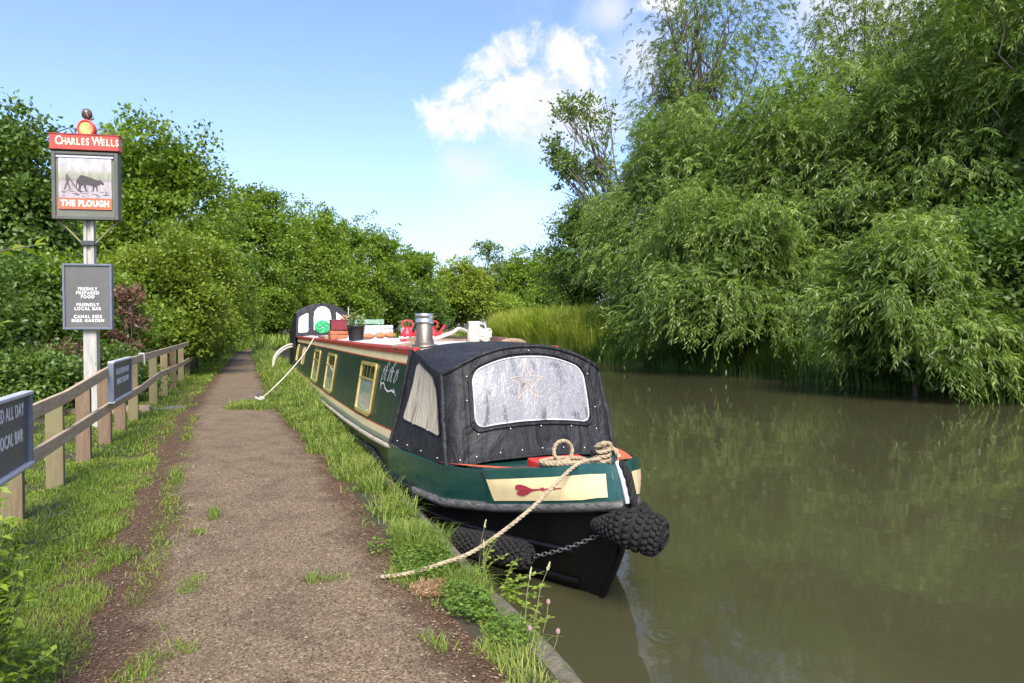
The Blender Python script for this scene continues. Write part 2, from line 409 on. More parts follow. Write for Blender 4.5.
def place(P, hmul, Wd, hmin, hmax, name, mat, lean=(.3, 1.1), z0=.395, vb=None):
    n = len(P); x, y = P[:,0], P[:,1]; pos = np.stack([x, y, z0 + np.zeros(n)], 1)
    h = RNG.uniform(hmin, hmax, n)*hmul
    v = np.clip(.46 + .17*vnoise(x*1.5, y*1.5, 5) + RNG.normal(0, .19, n) + (0 if vb is None else vb), 0, 1)
    dry = RNG.uniform(0, 1, n) < .13; v[dry] = 1
    return blades(name, pos, h, Wd*RNG.uniform(.7, 1.35, n), RNG.uniform(*lean, n), v, mat)
LB = [(1.6,5,9000,.0042), (5,9,4600,.0062), (9,15,1500,.010), (15,26,650,.017), (26,60,230,.035)]
def mask_left(x, y):
    e = eL(y)-cbend(y); nz = vnoise(x*2.2, y*2.2, 21)
    d = (e-.17 + .08*nz) - x                                     # >0: in the lawn
    lawn = np.clip(d/.10+.3, 0, 1)
    bare = vnoise(x*3.1, y*3.1, 8)
    lawn = lawn*np.where(bare > .72, .3, 1)
    strip = np.exp(-((x-(e+.05+.03*nz))/.07)**2)*np.clip(vnoise(x*1.0, y*1.1, 31)*2.2+1.0, 0, 1)*(y < 13)
    tuft = np.exp(-((x-(-.30+.03*nz))/.055)**2)*((vnoise(x*.2, y*2.1, 12) > .12) & (y < 6.3) & (y > 3.5))
    far = np.clip((y-13)/6, 0, 1)*(d > -.05)
    return np.clip(np.maximum.reduce([lawn, strip, tuft, far]), 0, 1)
P, Wd = scatter(LB, mask_left, -4.5, .3)
hm = 1 + .5*np.clip(vnoise(P[:,0]*2.5, P[:,1]*2.5, 17), -.6, 1) + .6*(P[:,1] > 20)
tag(link('lawn_grass', place(P, hm, Wd, .025, .062, 'lawn_grass', M_lawn)), 'short bright green grass between the timber fence and the towpath', 'grass', kind='stuff')
def mask_right(x, y):
    e = eR(y)-cbend(y); nz = vnoise(x*2.5, y*2.5, 41)
    g = np.clip((x-(e-.02+.10*nz))/.06, 0, 1)*(x < QX-.015+.06*nz)
    bare = np.exp(-(((x-1.0)/.14)**2+((y-3.82)/.22)**2)*1.2)
    low = np.where((y < 3.05), .35+.65*(nz > .25), 1)
    bite = np.where((y > 4.6) & (y < 6.4), np.clip((x-1.0+.08*nz)/.06, 0, 1), 1)
    g = g*np.where((vnoise(x*3.3, y*3.3, 61) < -.35) & (y < 8), .25, 1); g = g*(1-.97*np.clip(bare*1.6, 0, 1))*low*np.maximum(bite, .08)
    tongue = ((((x-.30)/.66)**2+((y-14.0)/.75)**2) < 1+.3*nz)*1.0
    small = ((((x-.47)/.13)**2+((y-4.24)/.06)**2) < 1+.4*nz)*.8
    return np.clip(np.maximum.reduce([g, tongue, small]), 0, 1)
RB = [(1.6,5,12000,.0045), (5,9,3600,.007), (9,15,1900,.011), (15,26,900,.018), (26,60,300,.036)]
P, Wd = scatter(RB, mask_right, -.5, QX+.02)
hm = 1 + .55*np.clip(vnoise(P[:,0]*2.5, P[:,1]*2.0, 19), -.7, 1) + .5*np.clip((P[:,1]-5)/5, 0, 1) + 2.6*np.clip((P[:,1]-10)/7, 0, 1)*(P[:,0]-cbend(P[:,1]) > .6) + .9*((P[:,0]-cbend(P[:,1])) > 1.0)*(P[:,1] > 4.4)
tag(link('verge_grass', place(P, hm, Wd, .03, .085, 'verge_grass', M_verge, (.4, 1.25))), 'long yellow green grass growing along the canal coping', 'grass', kind='stuff')
n = 9000; y = RNG.uniform(42, 105, n); x = RNG.uniform(-4, QX, n); k = (y > 58) | (x > eR(y)-cbend(y)) | (x < eL(y)-cbend(y)-.4); x, y = x[k], y[k]; n = len(x)
tag(link('far_grass', blades('far_grass', np.stack([x+cbend(y), y, .38+np.zeros(n)], 1), RNG.uniform(.5, 1.2, n), RNG.uniform(.06, .12, n), RNG.uniform(.2, .8, n), np.clip(RNG.normal(.62, .2, n), 0, 1), M_verge)), 'tall rough grass where the towpath disappears in the distance', 'grass', kind='stuff')
# clover and dock leaves among the verge grass near the bow
pos = []
for cx, cy, rx, ry, n in ((1.06,4.28,.20,.30,1000), (1.13,3.55,.14,.25,650), (1.16,4.8,.12,.4,600), (.86,4.62,.10,.14,120), (1.2,3.1,.1,.2,300)):
    a = RNG.uniform(0, 2*np.pi, n); r = np.sqrt(RNG.uniform(0, 1, n)); pos.append(np.stack([cx+rx*r*np.cos(a), cy+ry*r*np.sin(a), .42+RNG.uniform(.01, .11, n)*(1-.5*r)], 1))
pos = np.concatenate(pos); n = len(pos); az = RNG.uniform(0, 2*np.pi, n)
ax = np.stack([np.cos(az), np.sin(az), RNG.uniform(-.25, .35, n)], 1); nr = np.stack([RNG.normal(0, .3, n), RNG.normal(0, .3, n), np.ones(n)], 1)
tag(link('clover_patch', leaves('clover_patch', pos, ax, nr, RNG.uniform(.018, .034, n), RNG.uniform(.014, .024, n), np.clip(RNG.normal(.5, .22, n), 0, 1), M_clover, .05)), 'low leafy clover and weeds in the verge beside the bow', 'ground cover', kind='stuff')
n = 9000; y = 2.2+9*RNG.uniform(0, 1, n)**1.5; x = RNG.uniform(-1.7, -.7, n); k = (vnoise(x*2, y*2, 91) > -.1) & (RNG.uniform(0, 1, n) < mask_left(x, y)); x, y = x[k], y[k]; n = len(x); az = RNG.uniform(0, 6.3, n)
tag(link('lawn_clover', leaves('lawn_clover', np.stack([x, y, .42+RNG.uniform(0, .03, n)], 1), np.stack([np.cos(az), np.sin(az), RNG.uniform(-.1, .3, n)], 1), np.array([[0,0,1.]])+RNG.normal(0, .25, (n, 3)), RNG.uniform(.014, .032, n), RNG.uniform(.010, .018, n), np.clip(RNG.normal(.6, .22, n), 0, 1), M_clover, .05)), 'small clover leaves mixed into the lawn beside the fence', 'ground cover', kind='stuff')
# dry straw on the bare spot, litter on the path
M_straw = leafy('dry_straw', (.18,.09,.035), (.31,.18,.075), (.46,.33,.17), .1, .7)
n = 900; a = RNG.uniform(0, 2*np.pi, n); r = np.sqrt(RNG.uniform(0, 1, n))
pos = np.stack([.99+.12*r*np.cos(a), 3.84+.12*r*np.sin(a), .412+RNG.uniform(0, .02, n)], 1); az = RNG.normal(.5, .6, n)
tag(link('dry_straw', leaves('dry_straw', pos, np.stack([np.cos(az), np.sin(az), RNG.normal(0, .12, n)], 1), np.array([[0,0,1.]])+RNG.normal(0,.2,(n,3)), RNG.uniform(.04, .10, n), .005, RNG.uniform(0, 1, n), M_straw)), 'flattened dry orange straw on the bare edge of the path', 'straw', kind='stuff')
n = 24000; y = 1.8+9*RNG.uniform(0, 1, n)**1.6; u = RNG.beta(.55, .55, n); x = eL(y)-.15+(eR(y)-eL(y)+.2)*u
pos = np.stack([x, y, .417+np.zeros(n)], 1); az = RNG.uniform(0, 6.3, n)
M_litter = leafy('leaf_litter', (.05,.025,.014), (.15,.085,.045), (.52,.42,.28), 0, .8)
tag(link('path_litter', leaves('path_litter', pos, np.stack([np.cos(az), np.sin(az), RNG.normal(0, .1, n)], 1), np.array([[0,0,1.]])+RNG.normal(0,.25,(n,3)), RNG.uniform(.008, .026, n), RNG.uniform(.003, .008, n), np.clip(RNG.beta(1.3, 2.2, n), 0, 1), M_litter)), 'small brown husks and twigs strewn over the towpath', 'litter', kind='stuff')
# reeds on the far bank
M_reed_shade = leafy('reed_blade_shade', (.045,.09,.016), (.09,.165,.028), (.16,.25,.05), .3, .45)  # reeds again, with the willows' shade put into a darker green
def reeds(name, x0, x1, y0, y1, n, h, w, label, vb, lean=(.1, .55), mat=None, cat='reeds'):
    y = RNG.uniform(y0, y1, n); x = x0+(x1-x0)*RNG.uniform(0, 1, n)**1.3
    clump = vnoise(x*.8, y*.8, 77); k = RNG.uniform(0, 1, n) < .75+.35*clump; x, y, clump = x[k], y[k], clump[k]; m = len(x)
    pos = np.stack([x+cbend(y), y, ground_z(x, y)-.02], 1); pos[:,2] = np.maximum(pos[:,2], -.05)
    v = np.clip(.5+.22*vnoise(x*.5, y*.5, 78)+RNG.normal(0, .16, m)+vb, 0, 1)
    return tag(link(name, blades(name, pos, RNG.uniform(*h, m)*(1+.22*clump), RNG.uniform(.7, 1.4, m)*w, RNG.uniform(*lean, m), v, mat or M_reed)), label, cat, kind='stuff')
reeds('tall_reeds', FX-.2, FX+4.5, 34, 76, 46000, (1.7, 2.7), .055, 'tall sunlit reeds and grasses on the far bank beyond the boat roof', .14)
reeds('shaded_reeds', FX-.25, FX+1.8, 9, 36, 30000, (.6, 1.3), .035, 'waterline reeds under the willows, coloured darker green for their shade', -.1, (.2, .8), M_reed_shade, 'shaded_reed')
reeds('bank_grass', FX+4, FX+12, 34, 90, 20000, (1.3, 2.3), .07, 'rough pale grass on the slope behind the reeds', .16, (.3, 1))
# ------------------------------------------------------------------ narrowboat
BX = 2.38
M_black = simple('hull_black', (.0055,.0055,.006), .35, .3, 9, .2, .003, spec=.4, spot=((.03,.027,.023), .70, 14))
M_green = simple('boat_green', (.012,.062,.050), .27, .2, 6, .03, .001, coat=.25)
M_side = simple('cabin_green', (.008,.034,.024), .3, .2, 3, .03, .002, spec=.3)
M_cream = simple('boat_cream', (.72,.58,.30), .4, .12, 8, .05, .001, spot=((.42,.34,.17), .68, 20))
M_redp = simple('boat_red', (.40,.045,.028), .4, .25, 8, .08, .001)
M_orange = simple('faded_red_deck', (.62,.13,.05), .5, .2, 14, .15, .002, spot=((.35,.09,.04), .62, 25))
M_bright = simple('locker_red', (.56,.028,.016), .35, .15, 8, .05, .001)
M_roof = simple('roof_paint', (.55,.50,.46), .6, .18, 5, .1, .002, spot=((.33,.28,.24), .62, 9))
M_worn = simple('worn_strake', (.12,.115,.10), .5, .5, 10, .3, .003, col2=(.02,.02,.02), stretch=(3,1,6), spot=((.015,.015,.015), .56, 18))
def canvas_mat():
    m, nt, p, out = new_mat('black_canvas'); v = coords(nt); n1 = noise(nt, v, 5, 6, .65, .4); fine = noise(nt, v, 90, 3, .6); fold = noise(nt, coords(nt, (1, 1, .45)), 4.5, 3, .5, 1.4)
    c = ramp(nt, n1, [(.3, (.006,.006,.0065)), (.7, (.017,.017,.0172))]).outputs[0]
    sp = noise(nt, v, 60, 4, .7); area = ramp(nt, noise(nt, v, 2.3, 3, .5), [(.34, (.15,.15,.15)), (.58, (1,1,1))]); f = ramp(nt, sp, [(.57, (0,0,0)), (.68, (1,1,1))])
    L(nt, mixc(nt, mathn(nt, 'MULTIPLY', f.outputs[0], mathn(nt, 'MULTIPLY', area.outputs[0], .8)), c, (.085,.085,.085)), p.inputs['Base Color']); p.inputs['Roughness'].default_value = .62; p.inputs['Specular IOR Level'].default_value = .35
    b = N(nt, 'ShaderNodeBump'); b.inputs['Strength'].default_value = .9; b.inputs['Distance'].default_value = .06; L(nt, fold, b.inputs['Height'])
    b2 = N(nt, 'ShaderNodeBump'); b2.inputs['Strength'].default_value = .35; b2.inputs['Distance'].default_value = .003; L(nt, fine, b2.inputs['Height']); L(nt, b.outputs[0], b2.inputs['Normal']); L(nt, b2.outputs[0], p.inputs['Normal']); return m
M_canvas = canvas_mat()
M_canvas2 = simple('grey_canvas', (.075,.075,.08), .75, .25, 5, .4, .006)
M_gold = simple('window_gold', (.55,.42,.13), .3, .2, 15, .05, .001, metal=.3)
M_white = simple('white_paint', (.60,.59,.55), .5, .12, 10)
M_steel = simple('chimney_steel', (.25,.215,.165), .42, .4, 7, .2, .003, metal=.6, stretch=(1,1,.3), col2=(.10,.08,.06))
M_bsteel = simple('bright_steel', (.62,.62,.62), .28, .2, 9, .05, .001, metal=.9)
M_rope = simple('hemp_rope', (.40,.32,.20), .9, .3, 40, .4, .003, col2=(.20,.155,.095), spec=.2)
M_rope2 = simple('pale_rope', (.66,.60,.50), .85, .25, 40, .4, .003, col2=(.40,.36,.29))
M_tar = simple('tarred_rope', (.022,.0205,.019), .85, .45, 30, .3, .004, spot=((.085,.075,.06), .63, 30), spec=.15)
M_heart = simple('motif_red', (.30,.03,.04), .5, .1, 10, 0)
M_chain = simple('chain_steel', (.17,.165,.15), .45, .3, 30, .2, .002, metal=.8)
def vinyl(name, c, dark):
    m, nt, p, out = new_mat(name); v = coords(nt, (1, 1, .35))
    a = noise(nt, v, 5.5, 5, .6, 1.2); b = noise(nt, coords(nt, (6, 6, .7)), 1.8, 5, .6, .5); s = noise(nt, coords(nt), 85, 2, .5)
    r = ramp(nt, b, [(.34, dark), (.44, c), (1, tuple(min(1, k*1.15) for k in c))])
    sp = ramp(nt, s, [(.56, (0,0,0)), (.72, (1,1,1))])
    L(nt, mixc(nt, mathn(nt, 'MULTIPLY', sp.outputs[0], .45), r.outputs[0], (.62,.62,.62)), p.inputs['Base Color'])
    p.inputs['Roughness'].default_value = .34; p.inputs['Specular IOR Level'].default_value = .4
    bump(nt, mathn(nt, 'ADD', a, mathn(nt, 'MULTIPLY', b, 1.2)), .5, .03, p); return m
M_vinyl = vinyl('clear_vinyl', (.20,.20,.203), (.075,.075,.08))
M_vinyl2 = vinyl('tan_vinyl', (.46,.40,.28), (.20,.17,.11))
M_vinyl3 = vinyl('white_vinyl', (.52,.51,.53), (.22,.22,.25))
def glass_mat(name, c1, c2, sc):
    m, nt, p, out = new_mat(name); w = noise(nt, coords(nt, (sc, sc, .6)), 6, 4, .6)
    L(nt, ramp(nt, w, [(.35, c1), (.65, c2)]).outputs[0], p.inputs['Base Color']); p.inputs['Roughness'].default_value = .06; p.inputs['Coat Weight'].default_value = .6; p.inputs['Coat Roughness'].default_value = .03; return m
M_pane = glass_mat('dark_pane', (.012,.02,.012), (.06,.075,.05), 1)
M_net = glass_mat('net_curtain', (.26,.33,.22), (.50,.54,.44), 4)

boat = thing('narrowboat', (BX, 14, 0), 'dark green narrowboat with cream bands, white roof and black canvas covers moored beside the towpath', 'boat')
def gun(Y): return float(smoothf(Y, [3.8,6.7,8.3,9.9,13,16,26], [.80,.77,.69,.635,.575,.55,.54]))
def roofz(Y): return float(smoothf(Y, [6,6.7,10,15.4,23.5], [1.715,1.705,1.675,1.645,1.59]))
# bow: a lofted shell; s runs from the stem aft, rows from under water to the rail
sT = [0,.012,.034,.07,.14,.22,.31,.42,.52,.72,1]; bT = [.012,.055,.12,.205,.35,.495,.645,.78,.88,.985,1.04]
bW = [.012,.025,.05,.10,.20,.33,.45,.60,.73,.89,.99]
def stemY(z): return float(np.interp(z, [-.5,-.1,.0,.25,.5,.77,.95,1.05], [4.62,4.38,4.31,4.13,3.99,3.945,4.03,4.14]))
YE = 6.9
def railz(s): return float(np.interp(s, [0,.05,.14,.31,.52,.8,1], [1.00,.985,.935,.85,.795,.77,.765]))
def strakez(s): return float(np.interp(s, [0,.14,.31,.52,.8,1], [.755,.665,.565,.475,.45,.445]))
def hull(s, z, side=-1, off=0):
    zt = railz(s); f = np.clip(z/zt, -.5, 1); k = np.sign(f)*abs(f)**.85
    w = np.interp(s, sT, bW); t = np.interp(s, sT, bT); b = w+(t-w)*k if f > 0 else w*(1+.25*f)
    Y = stemY(z)+s*(YE-stemY(z))
    if off:
        e = .004; p0 = hull(s, z, side); p1 = hull(min(1, s+e), z, side); p2 = hull(s, z+e, side)
        n = (p1-p0).cross(p2-p0).normalized(); n = n if n.x*side > 0 else -n
        return p0+n*off
    return Vector((BX+side*b, Y, z))
ss = [0,.006,.012,.022,.034,.05,.07,.1,.14,.18,.22,.265,.31,.365,.42,.47,.52,.6,.72,.86,1]
mb = MB()                                           # black lower hull, both sides, with the long parallel body and the stern
for side in (-1, 1):
    rows = [[hull(s, z if i < 5 else strakez(s), side) for i, z in enumerate([-.5,-.2,0,.15,.3,9])] for s in ss]
    for Y in (9, 12, 16, 20, 23.6): rows.append([Vector((BX+side*w, Y, z)) for w, z in ((.99,-.5),(1.0,-.2),(1.01,0),(1.02,.15),(1.03,.3),(1.035,gun(Y)-.17))])
    for k in range(1, 7):
        a = k/6*math.pi/2; rows.append([Vector((BX+side*1.03*math.cos(a)*(1 if k < 6 else 0), 23.6+1.3*math.sin(a), z)) for z in (-.5,-.2,0,.15,.3,.37)])
    mb.grid(rows, 0, flip=(side < 0))
mb.build('hull', M_black, boat)
mb = MB()                                           # green topsides above the rubbing strake
for side in (-1, 1):
    rows = [[hull(s, strakez(s)+(railz(s)-strakez(s))*k/5, side) for k in range(6)] for s in ss]
    for Y in (9, 12, 16, 20, 23.6):
        g = gun(Y); rows.append([Vector((BX+side*1.038, Y, g-.17+.17*k/5)) for k in range(6)])
    for k in range(1, 7):
        a = k/6*math.pi/2; rows.append([Vector((BX+side*1.035*math.cos(a)*(1 if k < 6 else 0), 23.6+1.3*math.sin(a), .37+.17*j/5)) for j in range(6)])
    mb.grid(rows[:len(ss)], 0, flip=(side < 0)); mb.grid(rows[len(ss)-1:], 1, flip=(side < 0))
mb.build('topside', [M_green, M_black], boat)
# decks
mb = MB(); rows = []
for s in ss:
    a = hull(s, railz(s), -1); b = hull(s, railz(s), 1); rows.append([a.lerp(b, k/8)+Vector((0, 0, -.004-.06*min(1, s*25)*max(0, 1-s*1.6)+.02*math.sin(math.pi*k/8)*min(1, s*8))) for k in range(9)])
for Y in (9, 14, 23.6): rows.append([Vector((BX-1.038+2.076*k/8, Y, gun(Y)-.002)) for k in range(9)])
for k in range(1, 7):
    a = k/6*math.pi/2; rows.append([Vector((BX+1.035*math.cos(a)*(1 if k < 6 else 0)*(-1+j/4), 23.6+1.3*math.sin(a), .538)) for j in range(9)])
mb.grid(rows, 0, flip=True); mb.build('deck', M_green, boat)
# cream gunwale cap along the cabin, rubbing strakes, guard bars
mb = MB()
for side in (-1, 1):
    pts = [hull(s, railz(s), side, .0)+Vector((0, 0, -.03)) for s in (.97,1)]+[Vector((BX+side*1.045, Y, gun(Y)-.03)) for Y in (7.6,8.4,9.2,10,11,12,14,16,19,23.6)]
    mb.tube(pts, [.012]+[.027]*(len(pts)-1), 8)
mb.build('gunwale_cap', simple('gunwale_grey', (.40,.35,.25), .5, .3, 8, .1, .002), boat)
for side in (-1, 1):
    mb = MB(); pts = [hull(s, strakez(s), side, .012) for s in [.003]+ss[1:-2]]
    mb.tube(pts, [.03]+[.037]*(len(pts)-1), 10); mb.build('bow_strake', M_worn, boat)
    mb = MB(); pts = [hull(s, strakez(s), side, .010) for s in (.72,.86,1)]+[Vector((BX+side*1.05, Y, gun(Y)-.17)) for Y in (7.6,8.4,9.2,10,12,14,16,20,23.6)]
    mb.tube(pts, [.041]+[.036]*(len(pts)-1), 10); mb.build('side_strake', M_black, boat)
    mb = MB(); mb.tube([hull(.10+.9*k/14, .34-.05*k/14, side, .008) for k in range(15)], .020, 8)
    mb.build('guard_bar', M_black, boat)
    mb = MB(); mb.tube([hull(.07+.9*k/14, .085+.0*k, side, .008) for k in range(15)], .022, 8)
    mb.build('guard_bar', M_black, boat)
    # raised bulwark at the bow with its cream panel
    mb = MB(); f0, f1 = .10, 1.0
    def bw_pt(u, k, off):
        s = .012+.323*u; s -= .012*(1-(2*k-1)**2)*(u > .9)     # curved after end
        return hull(s, strakez(s)+(railz(s)-strakez(s))*(f0+(f1-f0)*k)*1.0, side, off)
    outer = [[bw_pt(i/24, k/6, .024) for k in range(7)] for i in range(25)]
    mb.grid(outer, 0, flip=(side < 0))
    for e in (0, 24): mb.grid([[bw_pt(e/24, k/6, .0) for k in range(7)], outer[e]], 0, smooth=False, flip=(e == 0) ^ (side > 0))
    mb.grid([[bw_pt(i/24, 1, -.045)+Vector((0, 0, .016)) for i in range(25)], [bw_pt(i/24, 1, .024)+Vector((0, 0, .0)) for i in range(25)]], 0, smooth=False, flip=(side > 0))
    mb.grid([[bw_pt(i/24, 0, 0) for i in range(25)], [bw_pt(i/24, 0, .024) for i in range(25)]], 0, smooth=False, flip=(side < 0))
    bul = mb.build('bulwark', M_green, boat)
    def pan(u, k, off=.028):
        s = .022+(.316-.022+.016*(k-.5))*u; s = max(s, .022+.006*(1-k)); return hull(s, strakez(s)+(railz(s)-strakez(s))*(.21+.57*k), side, off)
    mb = MB(); mb.grid([[pan(i/20, k/5) for k in range(6)] for i in range(21)], 0, flip=(side < 0)); mb.build('panel', M_cream, bul)
    mb = MB()
    F = lambda x, y, o: pan(.62+x*(-1), .5+y, .0295+o)
    heart = []
    for k in range(24):
        a = 2*math.pi*k/24; x = 16*math.sin(a)**3; y = 13*math.cos(a)-5*math.cos(2*a)-2*math.cos(3*a)-math.cos(4*a)
        heart.append((-y*.0058, x*.0155))
    heart = [(hx-.0, hy) for hx, hy in heart]
    mb.plate([(x-.05, y) for x, y in heart] if side < 0 else [(x-.05, y) for x, y in heart][::-1], F, .003)
    for bx_, w_, h_ in ((.07,.10,.05), (.12,.03,.14), (.17,.10,.05), (.22,.02,.10), (.25,.05,.045)):
        q = [(bx_-w_/2, -h_/2), (bx_+w_/2, -h_/2), (bx_+w_/2, h_/2), (bx_-w_/2, h_/2)]
        mb.plate(q, F, .002)
    mb.build('heart_motif', M_heart, bul)
# painted foredeck, locker lid, T stud
mb = MB(); rows = []
for s in (.006,.02,.04,.07,.1,.14,.17,.20,.225):
    z = railz(s); a = hull(s, z, -1, -.02); b = hull(s, z, 1, -.02); rows.append([a.lerp(b, k/8)+Vector((0, 0, .004-.06*min(1, s*25)*max(0, 1-s*1.6)+.02*math.sin(math.pi*k/8)*min(1, s*8))) for k in range(9)])
mb.grid(rows, 0, flip=True)
for side in (-1, 1):
    r2 = []
    for s, w in ((.225,.16),(.30,.14),(.37,.12),(.42,.10),(.47,.075),(.52,.045),(.55,.012)):
        z = railz(s); a = hull(s, z, side, -.035); r2.append([a+Vector((0,0,.016)), a+Vector((-side*w, 0, .012))])
    mb.grid(r2, 0, flip=(side < 0))
mb.build('foredeck_paint', M_orange, boat)
mb = MB(); mb.box((BX-.13, 4.72, .895), (.44, .28, .07), bev=.012); mb.build('locker_lid', M_bright, boat)
mb = MB(); mb.tube([(BX+.02, 4.33, .88), (BX+.02, 4.33, 1.05)], .022, 10); mb.tube([(BX-.07, 4.33, 1.04), (BX+.11, 4.33, 1.04)], .02, 10); mb.build('mooring_stud', M_black, boat)
# stem post with a pale worn edge
mb = MB(); mb.tube([(BX, stemY(z)-.012, z) for z in (.76,.6,.4,.2,0,-.3)], .022, 8); mb.build('stem_bar', M_black, boat)
mb = MB(); mb.tube([(BX, stemY(z)-.012, z) for z in (1.015,.97,.9,.83,.765)], [.018,.026,.026,.026,.024], 8); mb.build('stem_cap', M_white, boat)

# cabin
Y0, Y1 = 6.72, 23.4
def side_pt(Y, z, side, off=0):
    g, r = gun(Y), roofz(Y); k = (z-g)/(r-g); x = .945-.165*k
    return Vector((BX+side*(x+off), Y, z+off*.12))
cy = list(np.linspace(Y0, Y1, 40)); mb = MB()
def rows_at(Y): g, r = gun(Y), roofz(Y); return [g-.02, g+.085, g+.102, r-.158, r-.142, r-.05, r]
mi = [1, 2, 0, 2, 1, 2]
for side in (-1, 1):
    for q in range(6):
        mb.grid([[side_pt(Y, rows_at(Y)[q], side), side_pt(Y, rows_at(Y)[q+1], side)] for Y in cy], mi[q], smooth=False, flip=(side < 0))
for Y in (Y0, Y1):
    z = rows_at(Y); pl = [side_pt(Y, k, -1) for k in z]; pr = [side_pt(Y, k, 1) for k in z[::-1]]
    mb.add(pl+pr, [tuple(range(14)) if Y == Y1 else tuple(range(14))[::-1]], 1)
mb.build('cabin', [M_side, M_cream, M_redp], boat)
mb = MB(); NR = 12
mb.grid([[Vector((BX-.79+1.58*k/NR, Y, roofz(Y)+.004+.07*math.sin(math.pi*k/NR))) for k in range(NR+1)] for Y in cy], 0, flip=True)
for Y in (Y0, Y1):
    a = [Vector((BX-.79+1.58*k/NR, Y, roofz(Y)+.004+.07*math.sin(math.pi*k/NR))) for k in range(NR+1)]; mb.add(a, [tuple(range(NR+1))[::(-1 if Y == Y1 else 1)]], 0)
mb.build('roof', M_roof, boat)
for side in (-1, 1):
    mb = MB(); rows = []
    for Y in cy:
        r = roofz(Y); c = BX+side*.785; rows.append([Vector((c+side*a, Y, r+b)) for a, b in ((.018,-.052),(.022,.004),(.006,.03),(-.035,.03),(-.05,.012),(-.05,-.01))])
    mb.grid(rows, 0, True, smooth=False, flip=(side > 0))
    for rw in (rows[0], rows[-1]): mb.add(rw, [tuple(range(6))], 0)
    mb.build('roof_rail', M_redp, boat)
def window(ya, yb, za, zb, side=-1, small=False):
    """frame, opening hopper above, curtained pane below; on the cabin side between ya..yb, heights as fractions"""
    def Pt(u, k, off):
        Y = ya+(yb-ya)*u; g, r = gun(Y), roofz(Y); z = g+(r-g)*(za+(zb-za)*k); return side_pt(Y, z, side, off)
    H = (roofz(ya)-gun(ya))*(zb-za); Wd = yb-ya; t = .045
    mb = MB(); n = []
    def ringpt(inset, c, off):
        pts = []; a, b = inset/Wd, inset/H; rr = max(.005, c-inset)
        for cu, ck, a0 in ((1-a, 1-b, 0), (a, 1-b, 90), (a, b, 180), (1-a, b, 270)):
            for j in range(5):
                an = R(a0+90*j/4); sx = rr*math.cos(an)/Wd; sk = rr*math.sin(an)/H
                ox = -rr/Wd if cu > .5 else rr/Wd; ok = -rr/H if ck > .5 else rr/H
                pts.append(Pt(cu+ox+sx, ck+ok+sk, off))
        return pts
    c = .07
    A, B, C, Dd = ringpt(0, c, .002), ringpt(0, c, .022), ringpt(t, c, .022), ringpt(t, c, .004)
    rows = [A, B, C, Dd]; mb.grid(rows, 0, True, smooth=False, flip=(side > 0))
    if not small:
        k0 = .66; q = [Pt(t/Wd, k0, .018), Pt(1-t/Wd, k0, .018), Pt(1-t/Wd, k0+.035, .018), Pt(t/Wd, k0+.035, .018)]; q2 = [Pt(t/Wd, k0, .004), Pt(1-t/Wd, k0, .004), Pt(1-t/Wd, k0+.035, .004), Pt(t/Wd, k0+.035, .004)]
        mb.add(q+q2, [(0,1,2,3),(3,2,1,0),(0,4,5,1),(3,2,6,7)], 0)
        for uu in (.3, .52, .74):
            q = [Pt(uu, .7, .013), Pt(uu+.03, .7, .013), Pt(uu+.03, .96, .013), Pt(uu, .96, .013)]; mb.add(q, [(0,1,2,3),(3,2,1,0)], 0)
    fr = mb.build('window_frame', M_gold, boat)
    mb = MB(); mb.grid([[Pt(u, k, .008) for k in ((.67,.96) if not small else (.06,.94))] for u in (t/Wd*.8, 1-t/Wd*.8)], 0, smooth=False, flip=(side < 0)); mb.build('upper_pane' if not small else 'pane', M_pane if not small else M_net, fr)
    if not small: mb = MB(); mb.grid([[Pt(u, k, .008) for k in (.035,.68)] for u in (t/Wd*.8, 1-t/Wd*.8)], 0, smooth=False, flip=(side < 0)); mb.build('curtained_pane', M_net, fr)
for side in (-1, 1):
    window(8.62, 9.80, .125, .79, side); window(12.72, 13.95, .125, .79, side); window(15.45, 16.7, .125, .79, side)
    window(19.4, 20.1, .3, .78, side, True); window(21.7, 22.25, .3, .8, side, True)
# white painted lettering flourish near the bow end of the cabin
mb = MB()
def sp(u, k, o=.006): Y = 8.25-1.0*u; g, r = gun(Y), roofz(Y); return side_pt(Y, g+(r-g)*(.82-(.78-k)*.62), -1, o)
def stroke(pts, w):
    pts = spline([Vector((a, b, 0)) for a, b in pts], 12)
    for a, b in zip(pts, pts[1:]):
        d = (b-a).normalized(); nn = Vector((-d.y, d.x, 0)); q = [a+nn*w, b+nn*w, b-nn*w, a-nn*w]; mb.add([sp(p.x, p.y) for p in q], [(0,1,2,3),(3,2,1,0)], 0)
for i, (x, hgt) in enumerate(((.02,.72),(.20,.80),(.40,.72),(.55,.82),(.74,.70))):
    stroke([(x, .46), (x+.05, .56), (x+.09, hgt-.06), (x+.15, hgt)], .012)
    stroke([(x+.15, hgt), (x+.19, hgt-.02), (x+.17, hgt-.07)], .008)
    stroke([(x+.0, .46), (x+.05, .45), (x+.10, .49)], .010)
    if i in (0, 2, 4): stroke([(x+.07, .66), (x+.14, .64), (x+.15, .54), (x+.10, .49)], .010)
    if i in (1, 3): stroke([(x+.02, .62), (x+.10, .65), (x+.17, .63)], .007)
stroke([(.0, .42), (.08, .36), (.2, .40), (.35, .30), (.55, .26), (.7, .30), (.86, .27)], .016)
stroke([(.02, .36), (.1, .31), (.04, .27)], .012); stroke([(.78, .33), (.9, .28), (.95, .22)], .012)
mb.build('painted_lettering', M_white, boat)
